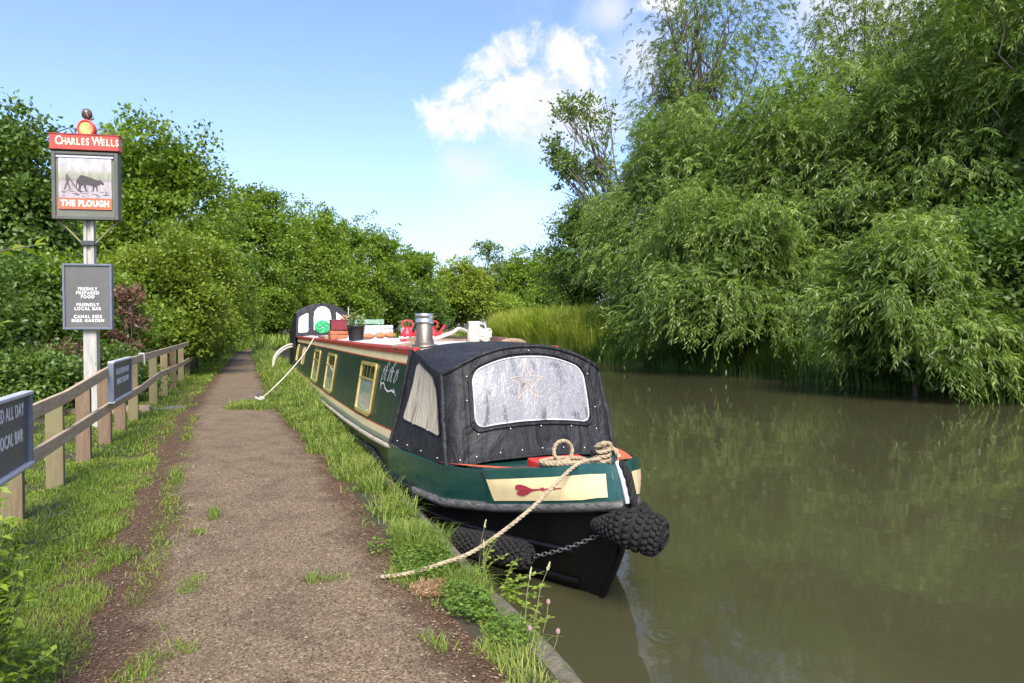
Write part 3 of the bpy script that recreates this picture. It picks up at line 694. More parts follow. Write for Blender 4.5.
# chimney
ch = MB(); cz = roofz(7)+.04; c0 = (1.77, 7.05, cz)
ch.lathe(c0, [(.135,-.02),(.135,.012),(.10,.018),(.10,.05),(.088,.055),(.088,.235),(.084,.24)], 24); chim = ch.build('chimney', M_steel, boat)
ch = MB(); ch.lathe((1.77, 7.05, cz+.235), [(.086,0),(.10,.004),(.10,.03),(.094,.034),(.094,.065),(.10,.07),(.10,.105),(.085,.105),(.08,.0)], 24, cap=False); ch.build('chimney_cap', M_bsteel, chim)
# bow cover
cov = MB()
XL, XR = 1.585, 3.10; XC = (XL+XR)/2; HW = (XR-XL)/2
def arch(u, zs, zc): return zs+(zc-zs)*(1-abs(u)**2.3)
def bot(u): return .785+.05*(1-u*u)
def front(u, k, off=0):
    """front sheet of the cover: u -1..1 across, k 0..1 up"""
    z0, z1 = bot(u), arch(u, 1.53, 1.775); z = z0+(z1-z0)*k
    hw = HW*(1+.035*(1-k)); au = abs(u); ex = max(0, au-.86)/.14
    Y = 5.335+.27*k + .10*ex*ex + .008*math.sin(u*9+k*4) + .006*math.sin(u*21-k*3)*(1-k) + .005*math.sin(k*13+u*5) - .03*math.sin(math.pi*k)*(1-au)
    return Vector((XC+hw*u, Y-off, z))
us = np.concatenate([np.linspace(-1,-.86,6), np.linspace(-.8,.8,22), np.linspace(.86,1,6)])
cov.grid([[front(u, k/14) for k in range(15)] for u in us], 0, flip=True)
def rear(u): return Vector((BX+.80*u, 6.78, roofz(6.75)+.045+.075*(1-u*u)))
def topsheet(u, t):
    a = front(u, 1); b = rear(u); p = a.lerp(b, t); sag = math.sin(math.pi*t)
    p.z += -.045*sag*(1-.2*abs(u)) + .010*math.sin(t*11+u*5)*sag + .035*math.exp(-(t/.09)**2) - .035
    return p
cov.grid([[topsheet(u, k/16) for k in range(17)] for u in us], 0, flip=True)
def sidesheet(sd, t, k):
    a = front(sd, k); zb = railz(.95)+.01; b = Vector((BX+sd*(1.02-.22*k), 6.78-.02*k, zb+(topsheet(sd, 1).z-zb)*k))
    p = a.lerp(b, t); p.x += sd*(.018*math.sin(math.pi*t)-.03*math.sin(math.pi*k)*math.sin(math.pi*t)+.006*math.sin(9*t+5*k)); return p
for sd in (-1, 1): cov.grid([[sidesheet(sd, t/14, k/14) for k in range(15)] for t in range(15)], 0, flip=(sd > 0))
cover_o = cov.build('bow_cover', M_canvas, boat)
# windows of the cover
def rounded(n, x0, x1, z0, z1, r):
    out = []
    for cx, cz_, a0 in ((x1-r, z1-r, 0), (x0+r, z1-r, 90), (x0+r, z0+r, 180), (x1-r, z0+r, 270)):
        for j in range(n): a = R(a0+90*j/(n-1)); out.append((cx+r*math.cos(a), cz_+r*math.sin(a)))
    return out
def dense(poly, n):
    P = [Vector((a, b, 0)) for a, b in poly]; P.append(P[0]); tot = sum((b-a).length for a, b in zip(P, P[1:])); out = []
    for a, b in zip(P, P[1:]):
        k = max(1, int((b-a).length/tot*n)); out += [tuple(a.lerp(b, i/k))[:2] for i in range(k)]
    return out
def sheet(fn, poly, off, n=12):
    """fill a convex outline with rings so that it follows the curved sheet"""
    cx = sum(p[0] for p in poly)/len(poly); cz_ = sum(p[1] for p in poly)/len(poly); m = MB(); rows = []
    for i in range(n+1): q = i/n*.999+.001; rows.append([fn(cx+(x-cx)*q, cz_+(y-cz_)*q, off) for x, y in poly])
    m.grid(rows, 0, True); return m
def wrap(fn, poly, off, r): m = MB(); pts = [fn(x, y, off) for x, y in poly]; m.tube(pts+[pts[0]], r, 6, cap=False); return m
fw = []
for x, y in dense(rounded(6, -.70, .685, .325, .90, .10), 60):
    k = y + (-.08*(abs(x)**2.2) if y > .6 else 0); fw.append((x, k))
sheet(front, fw, .008).build('front_window', M_vinyl, cover_o)
wrap(front, fw, .010, .007).build('window_piping', M_vinyl3, cover_o)
ffl = [(x*1.06, .61+(y-.61)*1.12) for x, y in fw]; wrap(front, ffl, .008, .012).build('window_flap', M_canvas, cover_o)
sw = dense([(.10,.31), (.11,.36), (.17,.80), (.23,.91), (.32,.93), (.68,.94), (.77,.88), (.86,.36), (.86,.31), (.82,.29), (.14,.285)], 60)
for sd in (-1, 1):
    fn = lambda t, k, off, sd=sd: sidesheet(sd, t, k)+Vector((sd*off, -off*.15, 0))
    sheet(fn, sw, .009).build('side_window', M_vinyl2, cover_o); wrap(fn, sw, .009, .006).build('window_piping', M_canvas, cover_o)
    m = MB(); m.tube([sidesheet(sd, .0, k/10)+Vector((sd*.01, 0, 0)) for k in range(11)], .022, 7); m.build('corner_seam', M_canvas, cover_o)
    m = MB(); m.tube([sidesheet(sd, 1, k/10)+Vector((sd*.012, 0, 0)) for k in range(11)], .02, 7); m.build('corner_seam', M_canvas, cover_o)
    m = MB(); m.tube([front(sd*.8, k/10, .006) for k in range(11)], .006, 6); m.build('front_seam', M_canvas, cover_o)
m = MB(); m.tube([front(u, 1, .004)+Vector((0, 0, -.004)) for u in us], .018, 7); m.build('top_seam', M_canvas, cover_o)
m = MB(); m.tube([front(u, .0, .006)+Vector((0, 0, .012)) for u in us], .012, 7); m.build('bottom_hem', M_canvas, cover_o)
# star hanging behind the vinyl, seen as a pale outline
m = MB(); scx, sck = -.07, .665
def stp(r, i): a = R(90+36*i); return (scx+r*math.cos(a)/HW, sck+r*math.sin(a)/.95)
o_, i_ = .17, .072
for i in range(10):
    ra, rb = (o_, i_) if i % 2 == 0 else (i_, o_); q = [stp(ra, i), stp(rb, i+1), stp(rb*.86, i+1), stp(ra*.86, i)]
    m.add([front(x, y, .0125) for x, y in q], [(0,1,2,3),(3,2,1,0)], 0)
for i in range(0, 10, 2):
    q = [stp(.075, i), stp(.02, i+1), stp(.005, i+1), stp(.06, i)]; m.add([front(x, y, .0125) for x, y in q], [(0,1,2,3),(3,2,1,0)], 0)
m.build('star', simple('star_straw', (.40,.31,.23), .6, .2, 30, 0), cover_o)
st0 = None
studs = [front(u, .07, .008) for u in (-.9,-.72,-.45,-.2,.05,.3,.55,.8,.94)]+[front(u, .27, .01) for u in (-.68,-.32,.05,.42,.76)]+[front(-.78, .62, .01), front(-.76, .85, .01), front(.78, .5, .01), front(.75, .84, .01), front(0, .955, .01)]
studs += [sidesheet(-1, t, .06)+Vector((-.012, 0, 0)) for t in (.12,.4,.65,.85)]+[sidesheet(-1, t, .29)+Vector((-.012, 0, 0)) for t in (.35,.62)]
for p in studs:
    if st0 is None:
        m = MB(); m.ball((0, 0, 0), .0062, seg=8); st0 = m.build('stud', M_white); st0.parent = cover_o; st0.location = p-Vector(ORIG[cover_o]); continue
    c = st0.copy(); COL.objects.link(c); c.parent = cover_o; c.location = p-Vector(ORIG[cover_o])
# stern canopy
cm = MB(); YA, YB = 22.7, 24.6
def can(u, k): z0 = roofz(22.7)+.0; zs, zc = 2.36, 2.68; return Vector((BX+(.86-.05*k)*u, YA+.22*k, z0+(zs+(zc-zs)*(1-abs(u)**2.2)-z0)*k))
cm.grid([[can(-1+2*i/20, k/8) for k in range(9)] for i in range(21)], 0, flip=True)
cm.grid([[can(-1+2*i/20, 1).lerp(can(-1+2*i/20, 1)+Vector((0, YB-YA, -.08)), k/6)+Vector((0, 0, .05*math.sin(math.pi*k/6))) for k in range(7)] for i in range(21)], 1, flip=True)
for sd in (-1, 1):
    cm.grid([[Vector((can(sd, k/8).x, 0, 0))+Vector((sd*.08*(1-k/8)*t/6, can(sd, k/8).y+(YB-YA)*t/6, .56+(can(sd, k/8).z-.56-.08*t/6*k/8)*1 if k else .56)) for k in range(9)] for t in range(7)], 0, flip=(sd > 0))
cm.grid([[Vector((BX+.86*(-1+2*i/10), YB, .56)), can(-1+2*i/10, 1)+Vector((0, YB-YA, -.08))] for i in range(11)], 0)
canopy = cm.build('stern_canopy', [M_canvas, M_canvas2], boat)
cf = lambda x, y, off: can(x, y)+Vector((0, -off, 0))
for poly in map(lambda q: dense(q, 40), (rounded(4, -.92, -.56, .16, .76, .06), [(-.36,.18), (-.36,.62), (-.33,.78), (-.22,.88), (-.05,.92), (.12,.90), (.25,.82), (.30,.68), (.31,.18)], [(.50,.2), (.88,.2), (.83,.62), (.76,.72), (.50,.80)])):
    poly = poly if poly[0][0] > -.5 else [(x, y if y < .5 else y+.10*(x+.92)) for x, y in poly]
    sheet(cf, poly, .012, 6).build('canopy_window', M_vinyl3, canopy)

# ------------------------------------------------------------------ things on the boat's roof
def rz(x, Y): u = (x-BX)/.79; return roofz(Y)+.006+.07*math.cos(math.pi/2*max(-1, min(1, u)))
M_terra = simple('terracotta', (.42,.17,.07), .8, .3, 20)
M_wood = simple('weathered_wood', (.30,.20,.12), .8, .35, 6, .4, .004, stretch=(6,1,6))
M_dwood = simple('dark_wood', (.13,.065,.04), .7, .3, 8, .3, .003)
M_blackp = simple('black_plastic', (.018,.018,.02), .45, .2, 10, .05, .001)
M_crate = simple('pale_crate', (.50,.54,.58), .6, .25, 12)
M_canred = simple('can_red', (.60,.03,.04), .35, .2, 12, .03, .001)
M_rose = simple('rose_white', (.80,.66,.60), .5, .2, 20)
M_hose = simple('hose_green', (.03,.36,.13), .4, .25, 30, .2, .003)
M_leaf1 = leafy('pot_leaf', (.06,.11,.03), (.14,.22,.06), (.32,.38,.18), .3)
def roof_thing(name, x, Y, label, cat, group=None, dz=0): return thing(name, (x, Y, rz(x, Y)+dz), label, cat, group)
M_jug = simple('cream_enamel', (.62,.57,.42), .45, .25, 9, .1, .002, spot=((.30,.22,.12), .66, 16))
# white jug and the heap of pale rope against it
X_, Y_ = 2.36, 7.16; t = roof_thing('jug', X_, Y_, 'cream enamel jug standing on the white boat roof behind the black cover', 'jug'); z = rz(X_, Y_)
m = MB(); m.lathe((X_, Y_, z), [(.07,0),(.078,.01),(.075,.1),(.062,.19),(.068,.225),(.060,.222),(.055,.15),(.06,.02)], 20, cap=False); m.add([(X_+.06*math.cos(a), Y_+.06*math.sin(a), z+.012) for a in np.linspace(0, 6, 12)], [tuple(range(12))]); m.build('jug_body', M_jug, t)
m = MB(); m.tube(spline([(X_+.06, Y_, z+.20), (X_+.12, Y_, z+.19), (X_+.13, Y_, z+.12), (X_+.075, Y_, z+.06)], 14), .010, 8); m.build('handle', M_white, t)
m = MB(); pts = []
for k in range(60):
    a = k*.9; pts.append((X_+.10+.055*math.cos(a)+.02*math.sin(k*1.7), Y_-.06+.05*math.sin(a), z+.015+.12*k/60+.02*math.sin(k*2.3)))
m.tube(spline(pts, 240), .013, 6); tag(m.build('rope_heap', M_rope2), 'tangled heap of pale rope against the cream jug', 'rope')
# planks and driftwood behind the jug
def plank(a, b, w, h, mat, label, name='plank', cat='plank'):
    a, b = Vector(a), Vector(b); d = b-a; m = MB(); m.box((a+b)/2, (d.length, w, h), rz=math.atan2(d.y, d.x), ry=-math.asin(d.z/d.length), bev=.006); return tag(m.build(name, mat), label, cat)
za = lambda x, Y, h: rz(x, Y)+h/2+.003
plank((2.50,7.75,za(2.5,7.75,.06)), (2.72,7.20,za(2.72,7.2,.06)), .12, .06, M_dwood, 'dark brown timber offcut lying to the right of the cream jug')
m = MB(); m.tube(spline([(2.62,6.98,rz(2.62,7)+.012), (2.78,7.05,rz(2.78,7)+.03), (2.92,7.15,rz(2.92,7.1)+.03), (3.02,7.3,rz(3.02,7.3)+.02)], 12), [.015]+[.028]*10+[.015], 8); tag(m.build('driftwood', M_wood), 'pale driftwood log on the boat roof above the black cover', 'log')
plank((1.95,8.2,za(1.95,8.2,.05)), (2.95,8.6,za(2.95,8.6,.05)), .16, .05, M_wood, 'long weathered plank across the roof behind the chimney')
plank((2.0,8.75,za(2.0,8.8,.06)), (2.75,9.3,za(2.75,9.2,.09)+.06), .09, .05, M_wood, 'short weathered board tilted up beyond the long roof plank')
m = MB(); m.tube(spline([(2.1,7.9,rz(2.1,7.9)+.03), (2.35,8.0,rz(2.3,8)+.10), (2.5,8.2,rz(2.5,8.2)+.15), (2.7,8.5,rz(2.7,8.5)+.13)], 16), .022, 7); tag(m.build('pale_hose', M_rope2), 'pale hose lying over the planks between the chimney and the jug', 'hose')
plank((1.56,7.55,za(1.58,7.5,.03)), (1.9,7.75,za(1.9,7.7,.03)), .10, .03, M_wood, 'small flat wooden board beside the chimney foot')
# painted water cans
def water_can(x, Y, label, s=1):
    t = roof_thing('water_can', x, Y, label, 'water can', 'red painted water cans on the boat roof'); z = rz(x, Y)
    m = MB(); m.lathe((x, Y, z), [(.12*s,0),(.125*s,.01),(.12*s,.10*s),(.125*s,.11*s),(.075*s,.19*s),(.055*s,.21*s),(.055*s,.26*s),(.065*s,.265*s)], 20); m.build('can_body', M_canred, t)
    m = MB(); m.tube(spline([(x-.07*s, Y, z+.25*s), (x-.10*s, Y, z+.32*s), (x, Y, z+.36*s), (x+.10*s, Y, z+.32*s), (x+.08*s, Y, z+.22*s)], 16), .011, 7); m.build('handle', M_canred, t)
    m = MB(); m.tube([(x+.10*s, Y-.02, z+.08*s), (x+.20*s, Y-.04, z+.24*s), (x+.23*s, Y-.05, z+.28*s)], [.02,.016,.02], 8); m.build('spout', M_canred, t)
    m = MB()
    for k in range(7): a = R(-150+k*50); m.ball((x+.122*s*math.cos(a), Y+.122*s*math.sin(a), z+.055*s), (.028,.028,.022), seg=8)
    m.tube([(x+.123*s*math.cos(a), Y+.123*s*math.sin(a), z+.055*s) for a in np.linspace(-2.7, 2.7, 30)], .008, 5)
    m.build('painted_roses', M_rose, t)
water_can(2.07, 9.2, 'red rose-painted water can left of the chimney', .78)
water_can(2.30, 8.75, 'red rose-painted water can half hidden behind the chimney, to its right', .72)
m = MB(); m.lathe((2.52, 9.6, rz(2.52, 9.6)), [(.05,0),(.055,.02),(.05,.14),(.03,.18),(.025,.22),(.03,.23)], 14); tag(m.build('black_flask', M_blackp), 'small black flask standing among the roof clutter right of the chimney', 'flask')
# crates, planter, pots further aft
def crate(x, Y, w, d, h, mat, label, dz=0, group=None, slats=3):
    t = roof_thing('crate', x, Y, label, 'crate', group, dz); z = rz(x, Y)+dz; m = MB()
    m.box((x, Y, z+.012), (w, d, .024))
    for k in range(slats):
        zz = z+.024+(h-.024)*(k+.5)/slats; hh = (h-.024)/slats*.78
        for sx, sy, ww, dd in ((0,-d/2,w,.014), (0,d/2,w,.014), (-w/2,0,.014,d-.032), (w/2,0,.014,d-.032)): m.box((x+sx, Y+sy, zz), (ww, dd, hh))
    for sx in (-1, 1):
        for sy in (-1, 1): m.box((x+sx*(w/2-.025), Y+sy*(d/2-.025), z+h/2+.012), (.032, .032, h-.026))
    m.build('crate_body', mat, t); return t
crate(2.16, 12.6, .72, .42, .24, M_crate, 'pale blue grey crate on the boat roof between the black planter and red can')
crate(2.25, 13.6, .6, .4, .36, simple('green_crate', (.22,.34,.24), .6, .3, 12), 'pale green crate behind the pale blue one on the boat roof')
for k, (x, Y) in enumerate(((2.0,11.9),(2.18,11.8),(2.36,11.85))):
    m = MB(); m.ball((x, Y, rz(x, Y)+.05), (.10,.085,.05), seg=14); m.tube([(x, Y, rz(x, Y)+.085), (x+.02, Y, rz(x, Y)+.115)], .012, 6)
    tag(m.build('gourd', M_terra), 'orange gourd lying in front of the pale blue crate', 'gourd', 'orange gourds on the boat roof')
def planter(x, Y, r, h, mat, label, seed, spread, hh, name='planter', cat='planter', n=260, mat2=None):
    t = roof_thing(name, x, Y, label, cat); z = rz(x, Y); m = MB()
    m.lathe((x, Y, z), [(r*.8,0),(r,h*.93),(r*1.06,h*.93),(r*1.06,h),(r*.93,h),(r*.9,h*.85)], 18, cap=False); m.add([(x+r*.9*math.cos(a), Y+r*.9*math.sin(a), z+h*.86) for a in np.linspace(0, 6, 14)], [tuple(range(14))]); m.build('pot', mat, t)
    rg = np.random.default_rng(seed); az = rg.uniform(0, 6.3, n); rr = spread*np.sqrt(rg.uniform(0, 1, n)); pos = np.stack([rr*np.cos(az)*.7, rr*np.sin(az)*.7, h*.85+rg.uniform(0, hh, n)], 1)
    link('plant', leaves('plant', pos, np.stack([np.cos(az), np.sin(az), rg.uniform(-.2, 1.1, n)], 1), rg.normal(0, 1, (n, 3)), rg.uniform(.05, .09, n), .03, rg.uniform(0, 1, n), mat2 or M_leaf1), t)
planter(1.80, 12.0, .15, .26, M_blackp, 'black tapered planter with pale leafy plant on the boat roof', 3, .17, .22)
planter(2.05, 14.6, .15, .24, M_terra, 'terracotta pot with dry orange leaves behind the crates on the roof', 5, .22, .24, 'flower_pot', 'flower pot', 300, leafy('dry_leaf', (.25,.10,.03), (.50,.22,.08), (.66,.5,.3), .2))
planter(2.75, 12.3, .11, .2, M_white, 'white pot with small green plant on the far side of the roof', 8, .14, .14, 'flower_pot', 'flower pot')
crate(1.80, 14.2, .40, .36, .17, simple('orange_crate', (.42,.13,.05), .7, .3, 10), 'orange wooden crate under the maroon box on the boat roof', slats=2)
m = MB(); m.box((1.80, 14.2, rz(1.8, 14.2)+.175+.10), (.36, .30, .19), bev=.012); m.box((1.80, 14.2, rz(1.8, 14.2)+.175+.205), (.38, .32, .024), bev=.006); tag(m.build('storage_box', simple('maroon', (.20,.02,.03), .5, .2, 10)), 'maroon lidded box stacked on the orange crate beside the black planter', 'box')
plank((1.70,15.4,za(1.7,15.4,.05)), (1.74,17.2,za(1.72,17,.05)), .14, .05, M_wood, 'weathered plank along the roof edge near the stern canopy')
plank((2.0,15.6,za(2.0,15.6,.04)), (2.15,18.4,za(2.1,18,.04)), .22, .04, M_wood, 'wide weathered gangplank along the middle of the boat roof', 'gangplank', 'gangplank')
m = MB(); m.tube([(1.84,13.2,rz(1.84,13.2)), (1.84,13.2,rz(1.84,13.2)+.62)], [.012,.006], 6); m.lathe((1.84,13.2,rz(1.84,13.2)), [(.05,0),(.05,.02),(.02,.03)], 12); tag(m.build('aerial', M_white), 'thin white aerial standing behind the black planter', 'aerial')
# hose reel by the canopy
X_, Y_ = 2.12, 20.6; z = rz(X_, Y_)
t = roof_thing('hose_reel', X_, Y_, 'coiled bright green hose on a dark stand in front of the stern canopy', 'hose'); m = MB()
hp = [(X_+(.21-.0011*k)*math.cos(k*.45), Y_-.02*math.sin(k*1.1), z+.24+(.19-.001*k)*math.sin(k*.45)) for k in range(150)]
m.tube(spline(hp, 500), .024, 6); m.build('coil', M_hose, t); m = MB(); m.box((X_, Y_, z+.03), (.5, .4, .05)); m.box((X_-.16, Y_+.03, z+.14), (.03, .05, .22)); m.box((X_+.16, Y_+.03, z+.14), (.03, .05, .22)); m.build('stand', M_blackp, t)
m = MB(); m.box((2.45, 21.4, rz(2.45, 21.4)+.13), (1.1, .7, .03)); m.box((2.45, 21.4, rz(2.45, 21.4)+.055), (.9, .5, .11)); tag(m.build('solar_panel', M_blackp), 'flat dark panel on the roof below the canopy windows', 'panel')

# ------------------------------------------------------------------ fenders, ropes, chain
def knots(name, fn, nu, nv, r, mat, parent=None):
    """a woven rope fender: fat knots in staggered rows over the surface fn(u, v) -> point, normal"""
    m = MB(); m.grid([[fn(i/40, j/24)[0]*1 - fn(i/40, j/24)[1]*r*.35 for j in range(24)] for i in range(41)], 0, True)
    for i in range(nu):
        for j in range(nv):
            u = (i+.5)/nu; v = (j+.5*(i % 2)+random.uniform(-.06,.06))/nv; p, n = fn(u, v)
            t = (fn(min(1, u+.01), v)[0]-p); t = t.normalized() if t.length > 1e-6 else Vector((0,0,1)); b = n.cross(t).normalized()
            w = (fn(u, v+.5/nv)[0]-fn(u, v-.5/nv)[0]).length*.55; l = max(r*.9, w*.9)
            q = math.radians(35 if i % 2 else -35); a1 = t*math.cos(q)+b*math.sin(q); b1 = n.cross(a1)
            M = Matrix((a1, b1, n)).transposed(); m.ball(p, (min(l*1.15, r*1.5), min(max(w, r*.4), r), r*.62), 0, 8, M)
    return m.build(name, mat, parent)
# bow fender: a fat ball on the stem tapering to an arm along each side of the bow
t = thing('bow_fender', (BX, 3.78, .62), 'large black knotted rope fender hanging on the stem of the bow', 'fender')
axp = spline([hull(.055, .60, -1, .03), hull(.035, .61, -1, .05), hull(.012, .625, -1, .085), Vector((BX-.06, 3.86, .635)), Vector((BX+.06, 3.73, .605)), Vector((BX+.115, 3.66, .585))], 41)
rads = np.interp(np.linspace(0, 1, 41), [0,.12,.3,.5,.68,.84,.93,1], [.03,.046,.073,.105,.134,.127,.09,.012])
def axfn(axp, rads):
    n = len(axp)
    def fn(u, v):
        f = min(max(u, 0), .9999)*(n-1); i = int(f); k = f-i; p = axp[i].lerp(axp[i+1], k); r = rads[i]*(1-k)+rads[i+1]*k; dr = (rads[i+1]-rads[i])/max(1e-5, (axp[i+1]-axp[i]).length)
        t = (axp[min(i+2, n-1)]-axp[max(i-1, 0)]).normalized(); a = t.cross(Vector((0,0,1))).normalized(); b = a.cross(t); w = 2*math.pi*v
        rad = a*math.cos(w)+b*math.sin(w); nn = (rad-t*dr).normalized(); return p+rad*r, nn
    return fn
knots('fender_body', axfn(axp, rads), 15, 17, .019, M_tar, t)
axp2 = spline([hull(.17, .60, 1, .03), hull(.10, .62, 1, .05), hull(.03, .63, 1, .07), Vector((BX+.05, 3.88, .63))], 41)
knots('fender_arm', axfn(axp2, np.interp(np.linspace(0,1,41), [0,.2,.6,1], [.03,.055,.085,.10])), 10, 12, .022, M_tar, t)
m = MB(); rope(m, [Vector((BX+.012, stemY(z)-.045-.02*math.sin((z-.6)*7), z)) for z in (1.02,.95,.88,.82,.76,.70)], .026); m.build('strop', M_tar, t)
t = thing('side_fender', (1.6, 4.85, .3), 'black woven tube fender hung level between the bow and the coping', 'fender')
fa, fb = Vector((1.475, 5.12, .285)), Vector((1.90, 4.44, .30)); n41 = [fa.lerp(fb, k/40) for k in range(41)]
knots('fender_body', axfn(n41, np.interp(np.linspace(0,1,41), [0,.05,.12,.5,.88,.95,1], [.02,.075,.095,.10,.095,.075,.02])), 24, 14, .020, M_tar, t)
m = MB()
for q in (.45,.48,.51): m.tube([axfn(n41, np.full(41, .112))(q, v/16)[0] for v in range(17)], .010, 6)
m.build('lashing', M_tar, t)
m = MB(); ca, cb = Vector((1.91, 4.42, .32)), hull(.035, .55, -1, .02); K = 17
for k in range(K):
    u = (k+.5)/K; p = ca.lerp(cb, u)+Vector((-.012, -.012, -.02*math.sin(math.pi*u))); d = (cb-ca).normalized(); a = d.cross(Vector((0,0,1))).normalized(); b = a.cross(d)
    c2, s2 = (a, b) if k % 2 else (b, a); le = (cb-ca).length/K*.72
    pts = [p+d*le*math.cos(w)+c2*.013*math.sin(w) for w in np.linspace(0, 2*math.pi, 13)]; m.tube(pts, .0042, 5, cap=False)
tag(m.build('fender_chain', M_chain), 'slack steel chain from the side fender to the bow', 'chain')
m = MB(); m.tube(spline([(1.46, 5.13, .31), (1.33, 5.5, .44), (1.37, 6.1, .56)], 14), .009, 6); tag(m.build('fender_line', M_tar), 'thin dark line holding the rear end of the side fender', 'rope')
# mooring ropes
m = MB(); rope(m, [(BX-.0, 4.30, .995), (2.24, 4.27, 1.0), (2.08, 4.22, .955), (1.75, 4.14, .735), (1.36, 4.06, .545), (1.12, 4.05, .485), (.92, 4.07, .445), (.76, 4.12, .425)], .0135)
tag(m.build('bow_rope', M_rope), 'thick hemp mooring rope from the bow stud down into the verge', 'rope')
m = MB()
sx, sy, sz = BX+.02, 4.33, 0
rope(m, [(sx+.058*math.cos(a)*(1+.15*math.sin(a*3)), sy+.052*math.sin(a), .955+.013*k/3) for k, a in enumerate(np.linspace(0, 6*math.pi, 26))], .015, n=150)
rope(m, [(sx, sy, 1.05), (sx+.05, sy-.02, 1.09), (sx, sy-.03, 1.11), (sx-.05, sy+.01, 1.08), (sx+.03, sy+.04, 1.07), (sx+.08, sy-.02, 1.06), (sx+.11, sy-.05, 1.0)], .017, n=70)
lp = []
for k, a in enumerate(np.linspace(0, 5*math.pi, 24)): lp.append((2.17+.17*math.cos(a), 4.55+.10*math.sin(a)-.003*k, .942+.0012*k))
rope(m, lp+[(2.32, 4.40, .96), (sx-.03, sy+.02, .97)], .0145, n=260)
rope(m, [(2.20+.075*math.sin(a), 4.56+.02*math.sin(a*.5), 1.02-.075*math.cos(a)) for a in np.linspace(0, 2*math.pi, 14)], .0145, n=70)
tag(m.build('rope_coil', M_rope), 'coiled hemp rope with one upright loop on the bow deck and stud', 'rope')
m = MB(); rope(m, [(1.60, 17.4, roofz(17.4)+.04), (1.3, 16.8, 1.28), (.85, 16.0, .84), (.45, 15.3, .53), (.26, 14.85, .44)], .014, n=230)
m.tube(spline([(.26,14.85,.44), (.20,14.75,.5), (.30,14.7,.46), (.36,14.85,.47), (.24,14.9,.5)], 20), .022, 6)
tag(m.build('midship_rope', M_rope2), 'pale mooring rope from the boat roof to a pin on the grass tongue', 'rope')
m = MB(); m.tube([(.27,14.83,.35), (.25,14.86,.56)], [.016,.02], 8); m.ball((.25,14.86,.565), .028, seg=8); tag(m.build('mooring_pin', M_chain), 'steel mooring pin driven into the grass tongue at the path edge', 'mooring pin')
m = MB(); m.tube([(.80,4.12,.34), (.785,4.11,.43)], [.009,.010], 8); m.ball((.784,4.11,.432), .011, seg=8); tag(m.build('mooring_pin', M_chain), 'steel mooring pin holding the bow rope in the verge grass', 'mooring pin')
m = MB()
for o in (0, .08): rope(m, [(1.62, 23.9, 1.36-o), (1.3, 23.7, 1.30-o), (1.0, 23.5, 1.10-o), (.88, 23.4, .85-o), (.84, 23.3, .42)], .035, n=60)
tag(m.build('stern_rope', M_rope2), 'doubled pale rope hanging from the stern to the grass bank', 'rope')
# ------------------------------------------------------------------ timber fence
def wood_mat(name, a, b, moss):
    m, nt, p, out = new_mat(name); v = coords(nt, (9, 9, .8)); n1 = noise(nt, v, 4, 6, .65, .6); n2 = noise(nt, coords(nt), 2.2, 4, .6)
    tc2 = N(nt, 'ShaderNodeObjectInfo')
    c = ramp(nt, n1, [(.3, b), (.7, a)]).outputs[0]
    f = ramp(nt, mathn(nt, 'ADD', n2, mathn(nt, 'MULTIPLY_ADD', tc2.outputs['Random'], .3, -.15)), [(.42, (0,0,0)), (.62, (1,1,1))])
    L(nt, mixc(nt, mathn(nt, 'MULTIPLY', f.outputs[0], .75), c, moss), p.inputs['Base Color']); p.inputs['Roughness'].default_value = .85; bump(nt, n1, .5, .006, p); return m
M_post = wood_mat('fence_post_wood', (.225,.15,.088), (.11,.075,.045), (.19,.18,.08))
def rail_mat():
    m, nt, p, out = new_mat('fence_rail_wood'); n1 = noise(nt, coords(nt, (9, .8, 9)), 4, 6, .65, .6); n2 = noise(nt, coords(nt), 3, 5, .6)
    c = ramp(nt, n1, [(.3, (.26,.185,.11)), (.7, (.52,.385,.235))]).outputs[0]; f = ramp(nt, n2, [(.45, (0,0,0)), (.65, (1,1,1))])
    L(nt, mixc(nt, mathn(nt, 'MULTIPLY', f.outputs[0], .6), c, (.44,.355,.20)), p.inputs['Base Color']); p.inputs['Roughness'].default_value = .85; bump(nt, n1, .5, .006, p); return m
M_rail = rail_mat()
PY = [5.05, 6.38, 7.67, 8.96, 10.27, 11.45, 12.65, 14.9, 16.8, 18.8, 21.0, 23.2, 25.5]
fxp = lambda Y: float(np.interp(Y, [4, 8, 11, 13, 15, 26], [-1.70,-1.70,-1.72,-1.70,-1.66,-1.64]))
top = lambda Y: float(np.interp(Y, [4, 7, 8, 10.8, 13, 15, 26], [1.22,1.245,1.28,1.415,1.42,1.425,1.42]))
low = lambda Y: float(np.interp(Y, [4, 7, 9, 11.4, 13, 14.9, 17, 26], [.88,.89,.905,.93,.90,.985,.95,.93]))
fence = thing('timber_fence', (-1.7, 14, .4), 'weathered two-rail timber fence with mossy posts along the grass verge', 'fence')
for i, y in enumerate(PY):
    m = MB(); h = top(y)-.015-.25*(0); m.box((fxp(y), y, (.33+h)/2), (.145, .085, h-.33), rz=random.uniform(-.06,.06), rx=random.uniform(-.012,.012), bev=.006); m.build('post', M_post, fence)
def rail(ya, yb, fn, w, off):
    m = MB(); a = Vector((fxp(ya)+off, ya, fn(ya))); b = Vector((fxp(yb)+off, yb, fn(yb))); d = b-a
    rot = d.to_track_quat('Y', 'Z').to_matrix(); m.box((a+b)/2, (.04, d.length-.006, w), M=rot, bev=.006); m.build('rail', M_rail, fence)
for a, b in ((3.7,7.67),(7.67,10.27),(10.27,12.65),(12.65,14.9),(14.9,18.8),(18.8,23.2),(23.2,25.65)):
    rail(a, b, top, .12, .096); rail(a, b, low, .115, .096)
